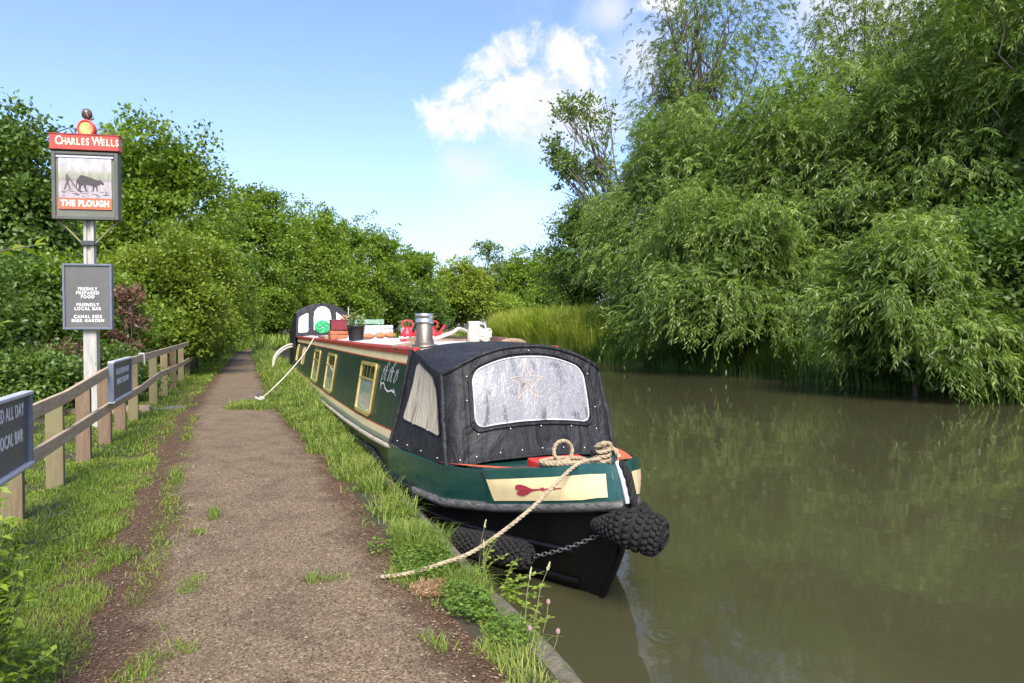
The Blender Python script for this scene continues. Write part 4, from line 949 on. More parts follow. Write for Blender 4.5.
m = MB(); m.tube([(-1.585,12.95,1.50), (-1.57,12.95,1.30)], [.018,.014], 6); m.tube([(-1.66,12.95,1.485), (-1.57,12.95,1.49)], .014, 6); tag(m.build('cable_tie', M_white), 'white plastic tie looped over the top rail of the timber fence', 'tie')
# low rail and kerb behind the fence
t = thing('low_rail', (-3.0, 9.5, .4), 'low old timber rail on short posts behind the fence under the shrubs', 'rail')
m = MB(); m.box((-2.95, 9.6, .70), (.06, 5.4, .12), bev=.008); m.build('rail', M_rail, t)
for y in (7.4, 9.4, 11.6): m = MB(); m.box((-3.02, y, .53), (.10, .10, .42), bev=.006); m.build('post', M_post, t)
m = MB(); m.box((-2.55, 13.9, .45), (1.9, .28, .12), bev=.012); tag(m.build('timber_edging', M_rail), 'grey timber edging beam on the ground behind the fence near the second notice board', 'edging')
M_slab = simple('paving_slab', (.17,.15,.115), .9, .25, 6, .4, .006)
m = MB(); m.box((-1.35, 14.35, .402), (.62, .5, .03), bev=.006); tag(m.build('paving_slab', M_slab), 'worn paving slab let into the grass at the gap of the fence', 'slab')

# ------------------------------------------------------------------ notice boards on the fence
M_slate = simple('slate_board', (.105,.105,.094), .5, .12, 5, .05, .001)
M_frame = simple('board_frame', (.13,.15,.18), .4, .15, 8, .05, .001)
M_lip = simple('board_lip', (.46,.48,.50), .4, .15, 8)
M_letter = simple('board_letter', (.66,.65,.60), .6, .05, 10, 0)
def notice(y0, y1, z0, z1, x, label, ls, cap, zt):
    yc = (y0+y1)/2; t = thing('notice_board', (x, yc, z0), label, 'notice board', 'notice boards fixed to the timber fence')
    m = MB(); m.box((x, yc, (z0+z1)/2), (.03, y1-y0-.04, z1-z0-.04)); m.build('panel', M_slate, t)
    for yy in (y0, y1): m = MB(); m.box((x+.008, yy, (z0+z1)/2), (.07, .055, z1-z0), bev=.008); m.build('frame_side', M_frame, t)
    for zz in (z0, z1): m = MB(); m.box((x+.012, yc, zz), (.075, y1-y0+.05, .03), bev=.008); m.build('frame_edge', M_lip, t)
    for txt, z in zip(ls, zt):
        M = Matrix(((0,0,1,x+.0185),(1,0,0,yc+.072*(y1-y0)),(0,1,0,z),(0,0,0,1))); put_text('lettering', txt, cap*1.40, M_letter, t, M, fit=(y1-y0)*.0372*len(txt), bold=.002, gap=1.12, thick=.004)
notice(4.60, 6.21, .90, 1.44, -1.565, 'large slate grey notice board on the fence beside the leafy corner shrub', ['FOOD SERVED ALL DAY', 'FRIENDLY LOCAL BAR'], .094, (1.325, 1.135))
notice(9.82, 11.28, .99, 1.49, -1.575, 'smaller slate grey notice board on the fence beside the tall pub sign', ['FOOD SERVED ALL DAY', 'FRIENDLY LOCAL BAR'], .078, (1.345, 1.215))

# ------------------------------------------------------------------ pub sign
C = Vector((-2.165, 12.0, 0)); th = R(-10); rv = Vector((math.cos(th), math.sin(th), 0)); nv = Vector((math.sin(th), -math.cos(th), 0))
def G(x, z, o): return C+rv*x+nv*o+Vector((0, 0, z))
RM = Matrix((rv, -nv, Vector((0,0,1)))).transposed()
sign = thing('pub_sign', (C.x, C.y, .4), 'tall pub sign on a white wooden post with red header, picture panel and slate board', 'sign')
M_wpost = simple('white_post', (.40,.38,.33), .75, .25, 4, .3, .005, stretch=(4,4,.6), col2=(.27,.27,.22), spot=((.17,.19,.11), .60, 7))
M_sred = simple('sign_red', (.60,.055,.035), .4, .1, 8)
M_sorange = simple('sign_band', (.68,.12,.045), .45, .06, 8, 0)
M_sgold = simple('sign_gold', (.80,.55,.16), .4, .1, 14)
M_sdark = simple('sign_frame_green', (.085,.092,.07), .55, .2, 6)
M_olive = simple('sign_margin', (.13,.135,.10), .55, .15, 6)
M_iron = simple('wrought_iron', (.05,.06,.055), .5, .2, 20)
M_pic = new_mat('sketch_paper'); _m, _nt, _p, _o = M_pic; M_pic = _m
_v = coords(_nt, (3, 3, .8)); _n = noise(_nt, _v, 7, 6, .7, .5); _t = N(_nt, 'ShaderNodeTexCoord'); _s = N(_nt, 'ShaderNodeSeparateXYZ'); L(_nt, _t.outputs['Object'], _s.inputs[0])
_h = N(_nt, 'ShaderNodeMapRange'); L(_nt, _s.outputs[2], _h.inputs[0]); _h.inputs[1].default_value = 3.78-.4+.28; _h.inputs[2].default_value = 3.78-.4+.60
_band = ramp(_nt, _h.outputs[0], [(0, (.40,.355,.36)), (.28, (.40,.34,.33)), (.36, (.24,.20,.18)), (.44, (.27,.29,.19)), (.72, (.36,.37,.26)), (.85, (.47,.45,.43)), (1, (.50,.48,.47))])
L(_nt, mixc(_nt, ramp(_nt, _n, [(.38, (0,0,0)), (.62, (1,1,1))]).outputs[0], mixc(_nt, .55, _band.outputs[0], (.16,.13,.12)), _band.outputs[0]), _p.inputs['Base Color']); _p.inputs['Roughness'].default_value = .5
m = MB(); sign.scale = (.86, 1, .985)
m.box(C+Vector((0, 0, 1.55)), (.215, .15, 2.5), M=RM, bev=.008); m.box(G(0, 3.55, -.0), (.16, .09, 1.5), M=RM)
for s in (-1, 1): m.box(G(s*.058, 3.3, .055), (.05, .035, 1.1), M=RM, bev=.004)
m.build('post', M_wpost, sign)
m = MB(); m.box(G(0, 3.24, .02), (.22, .19, .07), M=RM, bev=.006)
m.build('clamp', M_iron, sign)
for s in (-1, 1): m = MB(); m.tube([G(s*.09, 3.22, .06), G(s*.40, 3.52, .06)], .016, 7); m.tube([G(s*.40, 3.50, .06), G(s*.50, 3.60, .06)], .016, 7); m.build('strut', simple('strut_olive', (.20,.19,.09), .6, .2, 10), sign)
# main panel
fr = MB(); zb, ztp = 3.585, 4.60; hw = .525
fr.box(G(0, (zb+ztp)/2, .10), (2*hw-.07, .11, ztp-zb-.07), M=RM)
fr.build('panel_box', M_olive, sign)
sf = MB()
for x, z, a, b in ((-hw+.03,(zb+ztp)/2,.06,ztp-zb-.002), (hw-.03,(zb+ztp)/2,.06,ztp-zb-.002)): sf.box(G(x, z, .105), (a, .16, b), M=RM, bev=.006)
sf.box(G(0, zb+.025, .105), (2*hw-.122, .155, .05), M=RM, bev=.005); sf.box(G(0, ztp-.02, .105), (2*hw-.122, .155, .04), M=RM, bev=.005)
sf.build('frame', M_sdark, sign)
m = MB(); m.box(G(0, ztp-.075, .165), (2*hw-.14, .03, .03), M=RM, bev=.004); m.build('light_strip', M_bsteel, sign)
pic = MB(); pic.box(G(0, 4.205, .165), (.84, .012, .60), M=RM); pic_o = pic.build('picture', M_pic, sign)
Fp = lambda x, z, o: G(x, z+.04, .1725+o)
M_sk = simple('sketch_ink', (.055,.045,.042), .6, .3, 40, 0); M_sk2 = simple('sketch_wash', (.10,.08,.075), .6, .3, 30, 0)
horse = [(-.10,4.175),(-.085,4.20),(-.05,4.215),(.0,4.20),(.06,4.185),(.12,4.165),(.18,4.145),(.215,4.135),(.235,4.155),(.25,4.14),(.285,4.115),(.30,4.085),(.285,4.07),(.25,4.085),(.225,4.075),(.19,4.05),(.20,3.98),(.185,3.965),(.17,4.03),(.15,4.045),(.135,3.975),(.12,3.975),(.118,4.05),(.02,4.075),(.01,4.03),(.035,3.97),(.015,3.965),(-.02,4.03),(-.03,4.07),(-.06,4.05),(-.075,3.995),(-.055,3.955),(-.08,3.95),(-.105,4.0),(-.10,4.06),(-.12,4.10),(-.135,4.03),(-.145,4.04),(-.135,4.13)]
m = MB(); m.plate(horse[::-1], Fp, .003); m.build('horse', M_sk, pic_o)
man = [(-.30,4.20),(-.285,4.225),(-.265,4.22),(-.265,4.195),(-.24,4.17),(-.20,4.12),(-.205,4.11),(-.25,4.14),(-.255,4.09),(-.225,3.99),(-.24,3.985),(-.275,4.07),(-.32,3.99),(-.335,3.995),(-.30,4.10),(-.305,4.16)]
m = MB(); m.plate(man[::-1], Fp, .003); m.plate([(-.21,4.115),(-.13,4.02),(-.10,3.985),(-.12,3.985),(-.145,4.015),(-.22,4.10)][::-1], Fp, .0045); m.build('ploughman', M_sk2, pic_o)
m = MB()
for k in range(26):
    x = random.uniform(-.38,.36); z = random.uniform(3.89,3.98); w = random.uniform(.03,.09); m.plate([(x,z),(x+w,z+.002),(x+w,z+.007),(x,z+.006)][::-1], Fp, .002)
m.build('furrows', M_sk2, pic_o)
m = MB(); m.box(G(0, 3.82, .168), (.84, .016, .16), M=RM); band = m.build('name_band', M_sorange, sign)
TM = lambda x, z, o: Matrix(((rv.x, 0, nv.x, G(x,z,o).x), (rv.y, 0, nv.y, G(x,z,o).y), (0, 1, 0, z), (0,0,0,1)))
put_text('lettering', 'THE PLOUGH', .125, M_letter, band, TM(0, 3.822, .178), width=.92, bold=.006, gap=1.12)
m = MB(); m.box(G(0, 4.745, .11), (1.09, .17, .235), M=RM, bev=.008); hd = m.build('header_board', M_sred, sign)
m = MB()
for z in (4.632, 4.858): m.box(G(0, z, .112), (1.11, .185, .014), M=RM)
m.build('header_trim', simple('trim_maroon', (.28,.03,.02), .5, .2, 10), hd)
M_cream2 = simple('header_letter', (.82,.74,.52), .5, .05, 10, 0)
x = -.455
for ch_, big in zip('CHARLES WELLS', [1,0,0,0,0,0,0,0,1,0,0,0,0]):
    adv = {' ': .05, 'W': .122, 'C': .105}.get(ch_, .074)
    if ch_ != ' ':
        put_text('lettering', ch_, .185 if big else .142, M_cream2, hd, TM(x+adv/2, 4.742+(.010 if big else 0), .199), width=.80, bold=.003)
    x += adv
# emblem, lantern and scrolls above the header
ro = Matrix((rv, Vector((0,0,1)), nv)).transposed()
m = MB(); m.lathe(G(0, 4.965, .02), [(.14,0),(.142,.02),(.142,.10),(.132,.112),(.115,.112),(.112,.098),(.0005,.098)], 32, M=ro); em = m.build('emblem_disc', M_sred, sign)
m = MB(); Fe = lambda x, z, o: G(x, 4.965+z, .120+o)
m.plate([(math.cos(a)*.108, math.sin(a)*.108) for a in np.linspace(0, 2*math.pi, 33)[:-1]][::-1], lambda x, z, o: G(x, 4.965+z, .1185+o), .002); m.build('emblem_field', simple('emblem_gold', (.66,.28,.07), .5, .2, 20), em)
m = MB()
for pts, w in (([(-.075,.045),(-.045,.07),(.0,.06),(.03,.075),(.055,.06)], .016), ([(-.08,.02),(-.04,.035),(.01,.02),(.05,.04)], .015), ([(-.03,.03),(-.005,-.015),(.045,-.045),(.065,-.075)], .02), ([(-.085,-.02),(-.05,-.03),(-.02,-.06),(.02,-.075)], .014), ([(-.09,.0),(-.06,.01),(-.03,-.02)], .013)):
    q = spline([Vector((a, b, 0)) for a, b in pts], 10); up_ = []; dn = []
    for i, p in enumerate(q):
        d = (q[min(i+1, 9)]-q[max(i-1, 0)]).normalized(); nn = Vector((-d.y, d.x, 0))*w*(1-.6*abs(i/9-.4)); up_.append((p.x+nn.x, p.y+nn.y)); dn.append((p.x-nn.x, p.y-nn.y))
    m.grid([[Fe(a, b, .004) for a, b in up_], [Fe(a, b, .004) for a, b in dn]], 0, smooth=False)
m.build('emblem', M_sgold, em)
m = MB(); m.lathe(G(0, 5.10, .06), [(.02,0),(.03,.015),(.045,.03),(.075,.05),(.085,.09),(.082,.13),(.06,.165),(.03,.18),(.008,.185)], 18); m.tube([G(-.05,5.17,.14), G(.0,5.22,.15), G(.055,5.13,.14)], .010, 6); m.tube([G(.05,5.12,.06), G(.105,5.14,.06), G(.095,5.165,.06)], [.02,.016,.008], 6); m.build('lantern', simple('lantern_green', (.07,.10,.075), .35, .5, 16, .2, .003, coat=.3, col2=(.12,.05,.03)), sign)
for s in (-1, 1):
    m = MB(); m.tube(spline([G(s*.53, 4.875, .1), G(s*.36, 4.94, .1), G(s*.24, 4.975, .1), G(s*.175, 4.945, .1), G(s*.17, 4.90, .1), G(s*.21, 4.895, .1), G(s*.225, 4.925, .1)], 30), .008, 6); m.build('scroll', M_iron, sign)
# lower slate board
m = MB(); m.box(G(0, 2.42, .115), (.72, .03, .94), M=RM); lb = m.build('slate_board', M_slate, sign)
m = MB()
for s in (-1, 1): m.box(G(s*.375, 2.42, .105), (.035, .10, 1.0), M=RM, bev=.005)
m.box(G(0, 2.905, .105), (.712, .095, .03), M=RM, bev=.005); m.box(G(0, 1.935, .105), (.712, .095, .03), M=RM, bev=.005)
m.build('board_frame', M_frame, lb)
for txt, z in (('FRESHLY', 2.535), ('PREPARED', 2.475), ('FOOD', 2.415), ('FRIENDLY', 2.295), ('LOCAL BAR', 2.235), ('CANAL SIDE', 2.115), ('BEER GARDEN', 2.055)):
    put_text('lettering', txt, .066, M_letter, lb, TM(0, z, .134), width=1.02, bold=.0024, gap=1.25)
# ------------------------------------------------------------------ trees and shrubs
def bark(name, c): return simple(name, c, .9, .4, 8, .6, .02, stretch=(3,3,.6))
M_bark, M_bark2 = bark('bark_brown', (.085,.065,.045)), bark('bark_grey', (.15,.135,.11))
LM = {
 'willow': leafy('willow_leaf', (.065,.11,.018), (.15,.235,.04), (.31,.40,.10), .46, .42, .45),
 'dark':   leafy('dark_leaf', (.05,.095,.016), (.10,.175,.028), (.17,.25,.05), .36, .42),
 'mid':    leafy('mid_leaf', (.09,.145,.014), (.175,.27,.026), (.26,.35,.05), .42, .45),
 'olive':  leafy('olive_leaf', (.105,.15,.014), (.195,.275,.027), (.35,.38,.055), .42, .45),
 'bright': leafy('bright_leaf', (.11,.165,.015), (.205,.30,.03), (.34,.42,.06), .44, .45),
 'copper': leafy('copper_leaf', (.06,.04,.02), (.14,.075,.05), (.32,.17,.13), .3, .5),
 'grey':   leafy('poplar_leaf', (.075,.12,.022), (.14,.21,.042), (.25,.32,.085), .42, .5),
}
def rdir(rg, n): return unit(rg.normal(0, 1, (n, 3)))
def limb(m, a, b, r0, r1, rg, n=7, wob=.08):
    a, b = Vector(a), Vector(b); Lh = (b-a).length; pts = []
    for i in range(n):
        t = i/(n-1); w = math.sin(math.pi*t)*wob*Lh; pts.append(a.lerp(b, t)+Vector((rg.normal(0, .5)*w, rg.normal(0, .5)*w, .25*w)))
    pts = spline(pts, n*2); m.tube(pts, list(np.linspace(r0, r1, n*2)), 6)
def n3(p, seed, f):
    r_ = np.random.default_rng(seed); o = 0
    for i in range(10):
        k = r_.normal(0, 1, 3); k = k/np.linalg.norm(k)*f*r_.uniform(.6, 1.9); o = o+np.sin(p@k+r_.uniform(0, 6.3))
    return o/3.2
def make_plant(name, x, Y, h, r, kind, label, cat, group=None, seed=1, base=.6, lobes=24, subs=60, per=14, L_=.18, W_=.10, style='broad', lean=(0, 0), lobe_r=.32, sparse=False, sy=1.0, core=True, trunk_r=None, bark_m=None, z0=None, droop=1.0, show=True):
    """a trunk with limbs and a crown of separate leaves gathered in clumps"""
    rg = np.random.default_rng(seed)
    z = float(ground_z(x-float(cbend(Y)), Y)) if z0 is None else z0
    t = thing(name, (x, Y, z-.05), label, cat, group); h = h-z
    cz = (h+base)/2; rzv = (h-base)/2; cen = np.array([lean[0], lean[1], cz])
    d = rdir(rg, lobes); d[:,2] = np.where(rg.uniform(0, 1, lobes) < .3, -abs(d[:,2]), d[:,2]); q = rg.uniform(.35, .98, lobes)**.7; d[0] = (.05, .05, 1); d[1] = unit(np.array([.5, -.3, 1.])); d[2] = unit(np.array([-.5, .2, 1.])); q[:3] = 1.0
    lr = r*lobe_r*rg.uniform(.65, 1.25, lobes); env = np.array([r, r*sy, rzv])
    lc = cen + d*q[:,None]*np.maximum(env-lr[:,None]*.85, .05)
    tone = rg.normal(0, .10, lobes)
    # leaves
    ns = lobes*subs; li = np.repeat(np.arange(lobes), subs); sdv = rdir(rg, ns); sdv[:,2] = np.abs(sdv[:,2])*np.where(rg.uniform(0, 1, ns) < (.60 if style == 'willow' else .72), 1, -1); sdv = unit(sdv)
    rad = (.45+.6*np.sqrt(rg.uniform(0, 1, ns)))*lr[li]*rg.uniform(.85, 1.25, ns)
    sc = lc[li] + sdv*rad[:,None]*np.array([1, 1, .8]); st = tone[li] + rg.normal(0, .13, ns)
    out = unit(sc-cen)
    if style == 'willow':            # shoots spread through the whole crown, tone and gaps by clump
        dv = rdir(rg, ns); dv[:,2] = np.where(dv[:,2] < -.55, -dv[:,2], dv[:,2]); big = n3(dv, seed, 3.2)
        rr_ = (.30+.70*np.sqrt(rg.uniform(0, 1, ns))+.10*rg.exponential(.9, ns))*(.95+.33*big+.17*n3(dv, seed+1, 8)); rr_ = np.minimum(rr_, 1.4)
        sc = cen + dv*rr_[:,None]*env*np.array([1, 1, .98]); gp = n3(sc, seed+2, 2.2/max(1, r*.25)); kp = (gp > -.45) | (rg.uniform(0, 1, ns) < .2); sc = sc[kp]; dv = dv[kp]; gp = gp[kp]; ns = len(sc)
        st = .16*gp + rg.normal(0, .14, ns) + .05; out = unit(dv*np.array([1, 1, .8]))
        tl = rg.uniform(.3, 1.35, ns)*droop*min(1.2, r*.28); az = out.copy(); az[:,2] = az[:,2]*.5+.25; az = unit(az+rg.normal(0, .6, (ns, 3))); dr = rg.uniform(.15, 1.5, ns)
        T = np.linspace(.05, 1, per); P = sc[:,None,:] + az[:,None,:]*(tl[:,None]*T*.62)[:,:,None]; P[:,:,2] -= (dr*tl)[:,None]*T**2*.52
        tang = az[:,None,:]*.62 - np.array([0,0,1.04])*T[None,:,None]*dr[:,None,None]; tang = unit(np.broadcast_to(tang, (ns, per, 3)))
        sidev = unit(np.cross(tang, np.array([0,0,1.])+rg.normal(0, .5, (ns, 1, 3))))*np.where(np.arange(per) % 2, 1, -1)[None,:,None]
        ax = tang*.75 + sidev*rg.uniform(.35, .9, (ns, per, 1)) + np.array([0,0,-.35]) + rg.normal(0, .15, (ns, per, 3))
        pos = P.reshape(-1, 3); ax = ax.reshape(-1, 3); nr = rg.normal(0, .7, (len(pos), 3)) + np.repeat(out, per, 0)*.5 + np.array([0,0,.6])
    else:
        if not sparse:               # soften the lobes: part of the twigs fill the whole crown
            dv = rdir(rg, ns); dv[:,2] = np.where(dv[:,2] < -.5, -dv[:,2], dv[:,2]); q2 = rg.uniform(0, 1, ns) < .5
            rr_ = (.45+.55*np.sqrt(rg.uniform(0, 1, ns))+.06*rg.exponential(.8, ns))*(.93+(.36 if cat == 'shrub' else .28)*n3(dv, seed, 3.4)+.17*n3(dv, seed+1, 9))
            s3 = cen + dv*np.minimum(rr_, 1.3)[:,None]*env; sc = np.where(q2[:,None], s3, sc); out = unit(sc-cen); st = np.where(q2, .15*n3(sc, seed+2, 2.6/max(1, r*.3))+rg.normal(0, .12, ns), st)
        sp = (.10+.10*r*.5)*(.7 if sparse else 1)*rg.uniform(.7, 1.3, ns)
        pos = (sc[:,None,:] + rg.normal(0, 1, (ns, per, 3))*np.minimum(sp, .34)[:,None,None]*np.array([1,1,.6])).reshape(-1, 3)
        o = np.repeat(out, per, 0); ax = o*.7 + rg.normal(0, .8, pos.shape) + np.array([0,0,-.25]); nr = o*.5 + rg.normal(0, .55, pos.shape) + np.array([0,0,.75])
    pos[:,2] = np.maximum(pos[:,2], .02 if z0 is None else .05-z)
    n = len(pos); v = np.clip(.47+np.repeat(st, per)+rg.normal(0, .13, n), 0, 1)
    ln = L_*rg.uniform(.7, 1.3, n); wd = W_*rg.uniform(.75, 1.25, n)
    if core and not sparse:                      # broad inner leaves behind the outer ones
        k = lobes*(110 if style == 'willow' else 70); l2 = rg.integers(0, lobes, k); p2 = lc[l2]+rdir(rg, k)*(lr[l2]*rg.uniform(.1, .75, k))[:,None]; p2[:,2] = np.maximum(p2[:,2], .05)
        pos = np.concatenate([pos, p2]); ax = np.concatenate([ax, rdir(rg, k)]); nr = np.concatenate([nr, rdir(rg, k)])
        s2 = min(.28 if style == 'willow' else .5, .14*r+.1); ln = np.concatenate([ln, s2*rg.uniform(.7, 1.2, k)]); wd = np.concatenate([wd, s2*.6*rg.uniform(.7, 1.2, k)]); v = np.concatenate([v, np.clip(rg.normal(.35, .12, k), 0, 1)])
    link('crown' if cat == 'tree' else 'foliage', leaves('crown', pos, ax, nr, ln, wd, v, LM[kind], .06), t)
    m = MB(); tr = trunk_r or max(.03, h*.018); top_ = Vector((cen[0]*.9, cen[1]*.9, h*.82 if sparse else cz+rzv*.3))
    limb(m, (0, 0, -.1), top_, tr, tr*.25, rg, 8, .03)
    if style == 'willow' and not sparse:
        for i in range(16):
            e = rdir(rg, 1)[0]; e[2] = abs(e[2])*.8; e = cen+unit(e)*env*rg.uniform(.9, 1.12); k = rg.uniform(.2, .7); limb(m, Vector((0,0,0)).lerp(top_, k), e, tr*.28, .008, rg, 8, .10)
    for i in range(lobes if sparse else min(lobes, 16)):
        k = rg.uniform(.15, .6) if not sparse else max(.12, min(.85, lc[i][2]/h*.62)); a = Vector((0,0,0)).lerp(top_, k); limb(m, a, lc[i]+(d[i]*lr[i]*(.7 if sparse else .1)), tr*(.42-.25*k), tr*.05+.004, rg, 6, .10)
        if sparse:
            for j in range(5): e = lc[i]+rdir(rg, 1)[0]*lr[i]*.95; limb(m, lc[i]*.75+np.array(a)*.25, e, tr*.09+.004, .005, rg, 4, .1)
    m.build('trunk' if cat == 'tree' else 'stem', bark_m or M_bark, t, True)
    return t
def at(px, d): xc = (px-512)/683*d; return .931*xc+.365*d, -.365*xc+.931*d
def ht(py, d): return 1.95+(326-py)*d/683
LG = 'trees and shrubs on the towpath side'; FG = 'trees at the far bend of the canal'; WG = 'willows and tall trees on the far bank'
def plant(px, d, py, rpx, kind, label, group, seed, **kw):
    x, Y = at(px, d); nm = kw.pop('nm', 'tree'); cat = kw.pop('cat', nm.split('_')[-1]); make_plant(nm, x, Y, ht(py, d), rpx*d/683, kind, label, cat, group, seed, **kw)
# towpath side, near to far
plant(8, 19, 122, 66, 'dark', 'tall dark green tree at the edge of the view behind the pub sign', LG, 21, lobes=30, subs=60, per=16, L_=.15, W_=.09, base=1.5)
plant(160, 30, 138, 70, 'mid', 'broad mid green tree rising to the right of the pub sign', LG, 23, lobes=34, subs=64, per=16, L_=.20, W_=.13, base=1.5)
plant(88, 26, 196, 48, 'mid', 'leafy tree crown filling the gap behind the pub sign post', LG, 24, lobes=22, subs=56, per=15, L_=.18, W_=.11, base=1)
plant(18, 14.5, 255, 80, 'dark', 'dense dark shrub behind the fence below the tall dark tree', LG, 25, nm='shrub', lobes=26, subs=70, per=16, L_=.10, W_=.06, base=.0)
plant(78, 15.5, 262, 66, 'mid', 'green shrub directly behind the slate board of the pub sign', LG, 26, nm='shrub', lobes=26, subs=70, per=16, L_=.10, W_=.065, base=.0)
plant(-60, 12, 270, 90, 'dark', 'dark shrub outside the view behind the near fence', LG, 27, nm='shrub', lobes=18, subs=60, per=14, L_=.10, W_=.06, base=.0)
plant(162, 21, 242, 58, 'olive', 'olive green bush with yellowish new leaves right of the slate board', LG, 28, nm='shrub', lobes=28, subs=70, per=16, L_=.13, W_=.07, base=.0)
plant(196, 25, 236, 42, 'olive', 'rounded olive bush behind the far end of the fence', LG, 29, nm='shrub', lobes=24, subs=64, per=16, L_=.14, W_=.08, base=.0)
plant(127, 14.6, 285, 20, 'copper', 'slender copper-leaved shrub just right of the slate board', LG, 30, nm='shrub', lobes=8, subs=18, per=10, L_=.09, W_=.05, base=.6, sparse=True, sy=.8)
plant(60, 12.6, 342, 48, 'copper', 'low shrub with dull pink shoots behind the fence rails', LG, 31, nm='shrub', lobes=14, subs=34, per=12, L_=.07, W_=.035, base=.2, sparse=True, sy=.6)
plant(96, 13.6, 345, 44, 'dark', 'low dark shrub beneath the slate board behind the fence', LG, 32, nm='shrub', lobes=16, subs=50, per=14, L_=.08, W_=.05, base=.0, sy=.7)
plant(30, 11.8, 350, 60, 'dark', 'low dark hedge bush behind the big notice board', LG, 33, nm='shrub', lobes=18, subs=56, per=14, L_=.08, W_=.05, base=.0, sy=.7)
plant(168, 22, 300, 40, 'mid', 'green bush at the middle of the fence below the olive bush', LG, 34, nm='shrub', lobes=20, subs=60, per=14, L_=.11, W_=.07, base=.0, sy=.8)
plant(205, 29, 285, 30, 'mid', 'leafy hedge bush beyond the last fence post', LG, 35, nm='shrub', lobes=20, subs=60, per=14, L_=.14, W_=.09, base=.0)
plant(218, 37, 268, 30, 'bright', 'bright green hedge bush crowding the path beyond the fence', LG, 36, nm='shrub', lobes=20, subs=56, per=14, L_=.17, W_=.10, base=.0)
plant(236, 52, 292, 20, 'olive', 'yellowish bush where the path narrows in the distance', LG, 37, nm='shrub', lobes=16, subs=50, per=12, L_=.2, W_=.12, base=.0)
plant(272, 58, 284, 26, 'mid', 'dense bush closing the gap beside the stern canopy', LG, 58, nm='shrub', lobes=18, subs=56, per=14, L_=.22, W_=.13, base=.0)
plant(246, 72, 270, 26, 'mid', 'rounded bush at the very end of the visible path', LG, 59, nm='shrub', lobes=18, subs=50, per=14, L_=.26, W_=.15, base=.0)
plant(262, 66, 290, 22, 'bright', 'pale bright bush closing the end of the path', LG, 38, nm='shrub', lobes=16, subs=50, per=12, L_=.24, W_=.14, base=.0)
plant(255, 60, 184, 46, 'mid', 'tall loose tree where the path disappears, left of the stern canopy', LG, 39, lobes=36, subs=50, per=15, L_=.30, W_=.17, base=1.5, lobe_r=.30)
plant(222, 48, 210, 34, 'dark', 'dark tree behind the olive bush at the end of the fence', LG, 40, lobes=24, subs=50, per=14, L_=.25, W_=.15, base=1)
plant(290, 66, 226, 34, 'bright', 'light green tree above the stern canopy', LG, 41, lobes=26, subs=50, per=14, L_=.30, W_=.18, base=.5)
plant(318, 72, 214, 36, 'mid', 'mid green tree just right of the stern canopy', LG, 42, lobes=28, subs=50, per=14, L_=.32, W_=.19, base=.5)
for px, py, s, lb in ((326, 213, 43, 'thin dark treetop, the taller of two poking above the far trees'), (342, 224, 44, 'thin dark treetop, the shorter of two poking above the far trees')):
    plant(px, 98, py, 11, 'dark', lb, FG, s, lobes=14, subs=30, per=10, L_=.4, W_=.22, base=5, lobe_r=.5)
plant(368, 84, 229, 40, 'mid', 'wide rounded tree behind the crates on the boat roof', FG, 45, lobes=30, subs=56, per=14, L_=.36, W_=.21, base=.5)
plant(345, 80, 262, 34, 'bright', 'fresh green tree standing low behind the aerial', FG, 46, lobes=22, subs=46, per=14, L_=.33, W_=.2, base=.2)
plant(412, 95, 250, 34, 'mid', 'round tree at the end of the left tree line above the chimney', FG, 47, lobes=26, subs=54, per=14, L_=.4, W_=.23, base=.5)
plant(395, 88, 282, 34, 'dark', 'dark hollow bush behind the red can and chimney', FG, 48, nm='shrub', lobes=20, subs=46, per=14, L_=.36, W_=.2, base=.1)
plant(308, 64, 282, 26, 'bright', 'bright bush low behind the stern canopy', FG, 49, nm='shrub', lobes=16, subs=46, per=14, L_=.26, W_=.16, base=.0)
plant(350, 74, 294, 26, 'mid', 'green bush low behind the maroon box', FG, 50, nm='shrub', lobes=16, subs=46, per=14, L_=.3, W_=.18, base=.0)
plant(430, 104, 300, 24, 'dark', 'dark bush low between the chimney and the olive tree', FG, 51, nm='shrub', lobes=14, subs=40, per=12, L_=.4, W_=.22, base=.0)
plant(462, 112, 266, 36, 'olive', 'round olive tree alone beyond the reeds', FG, 52, lobes=28, subs=54, per=14, L_=.45, W_=.26, base=.5)
plant(488, 128, 240, 24, 'grey', 'thin-topped bare-looking tree behind the olive tree', FG, 53, lobes=18, subs=26, per=10, L_=.42, W_=.24, base=6, sparse=True)
plant(520, 135, 256, 34, 'mid', 'pale green tree right of the thin-topped tree', FG, 54, lobes=26, subs=50, per=14, L_=.5, W_=.3, base=.5)
plant(552, 140, 262, 36, 'bright', 'far bright tree half hidden by the dark tree on the far bank', FG, 55, lobes=22, subs=46, per=14, L_=.5, W_=.3, base=.5)
plant(498, 120, 292, 36, 'bright', 'low bright bushes before the pale green tree', FG, 56, nm='shrub', lobes=18, subs=40, per=12, L_=.45, W_=.26, base=.0)
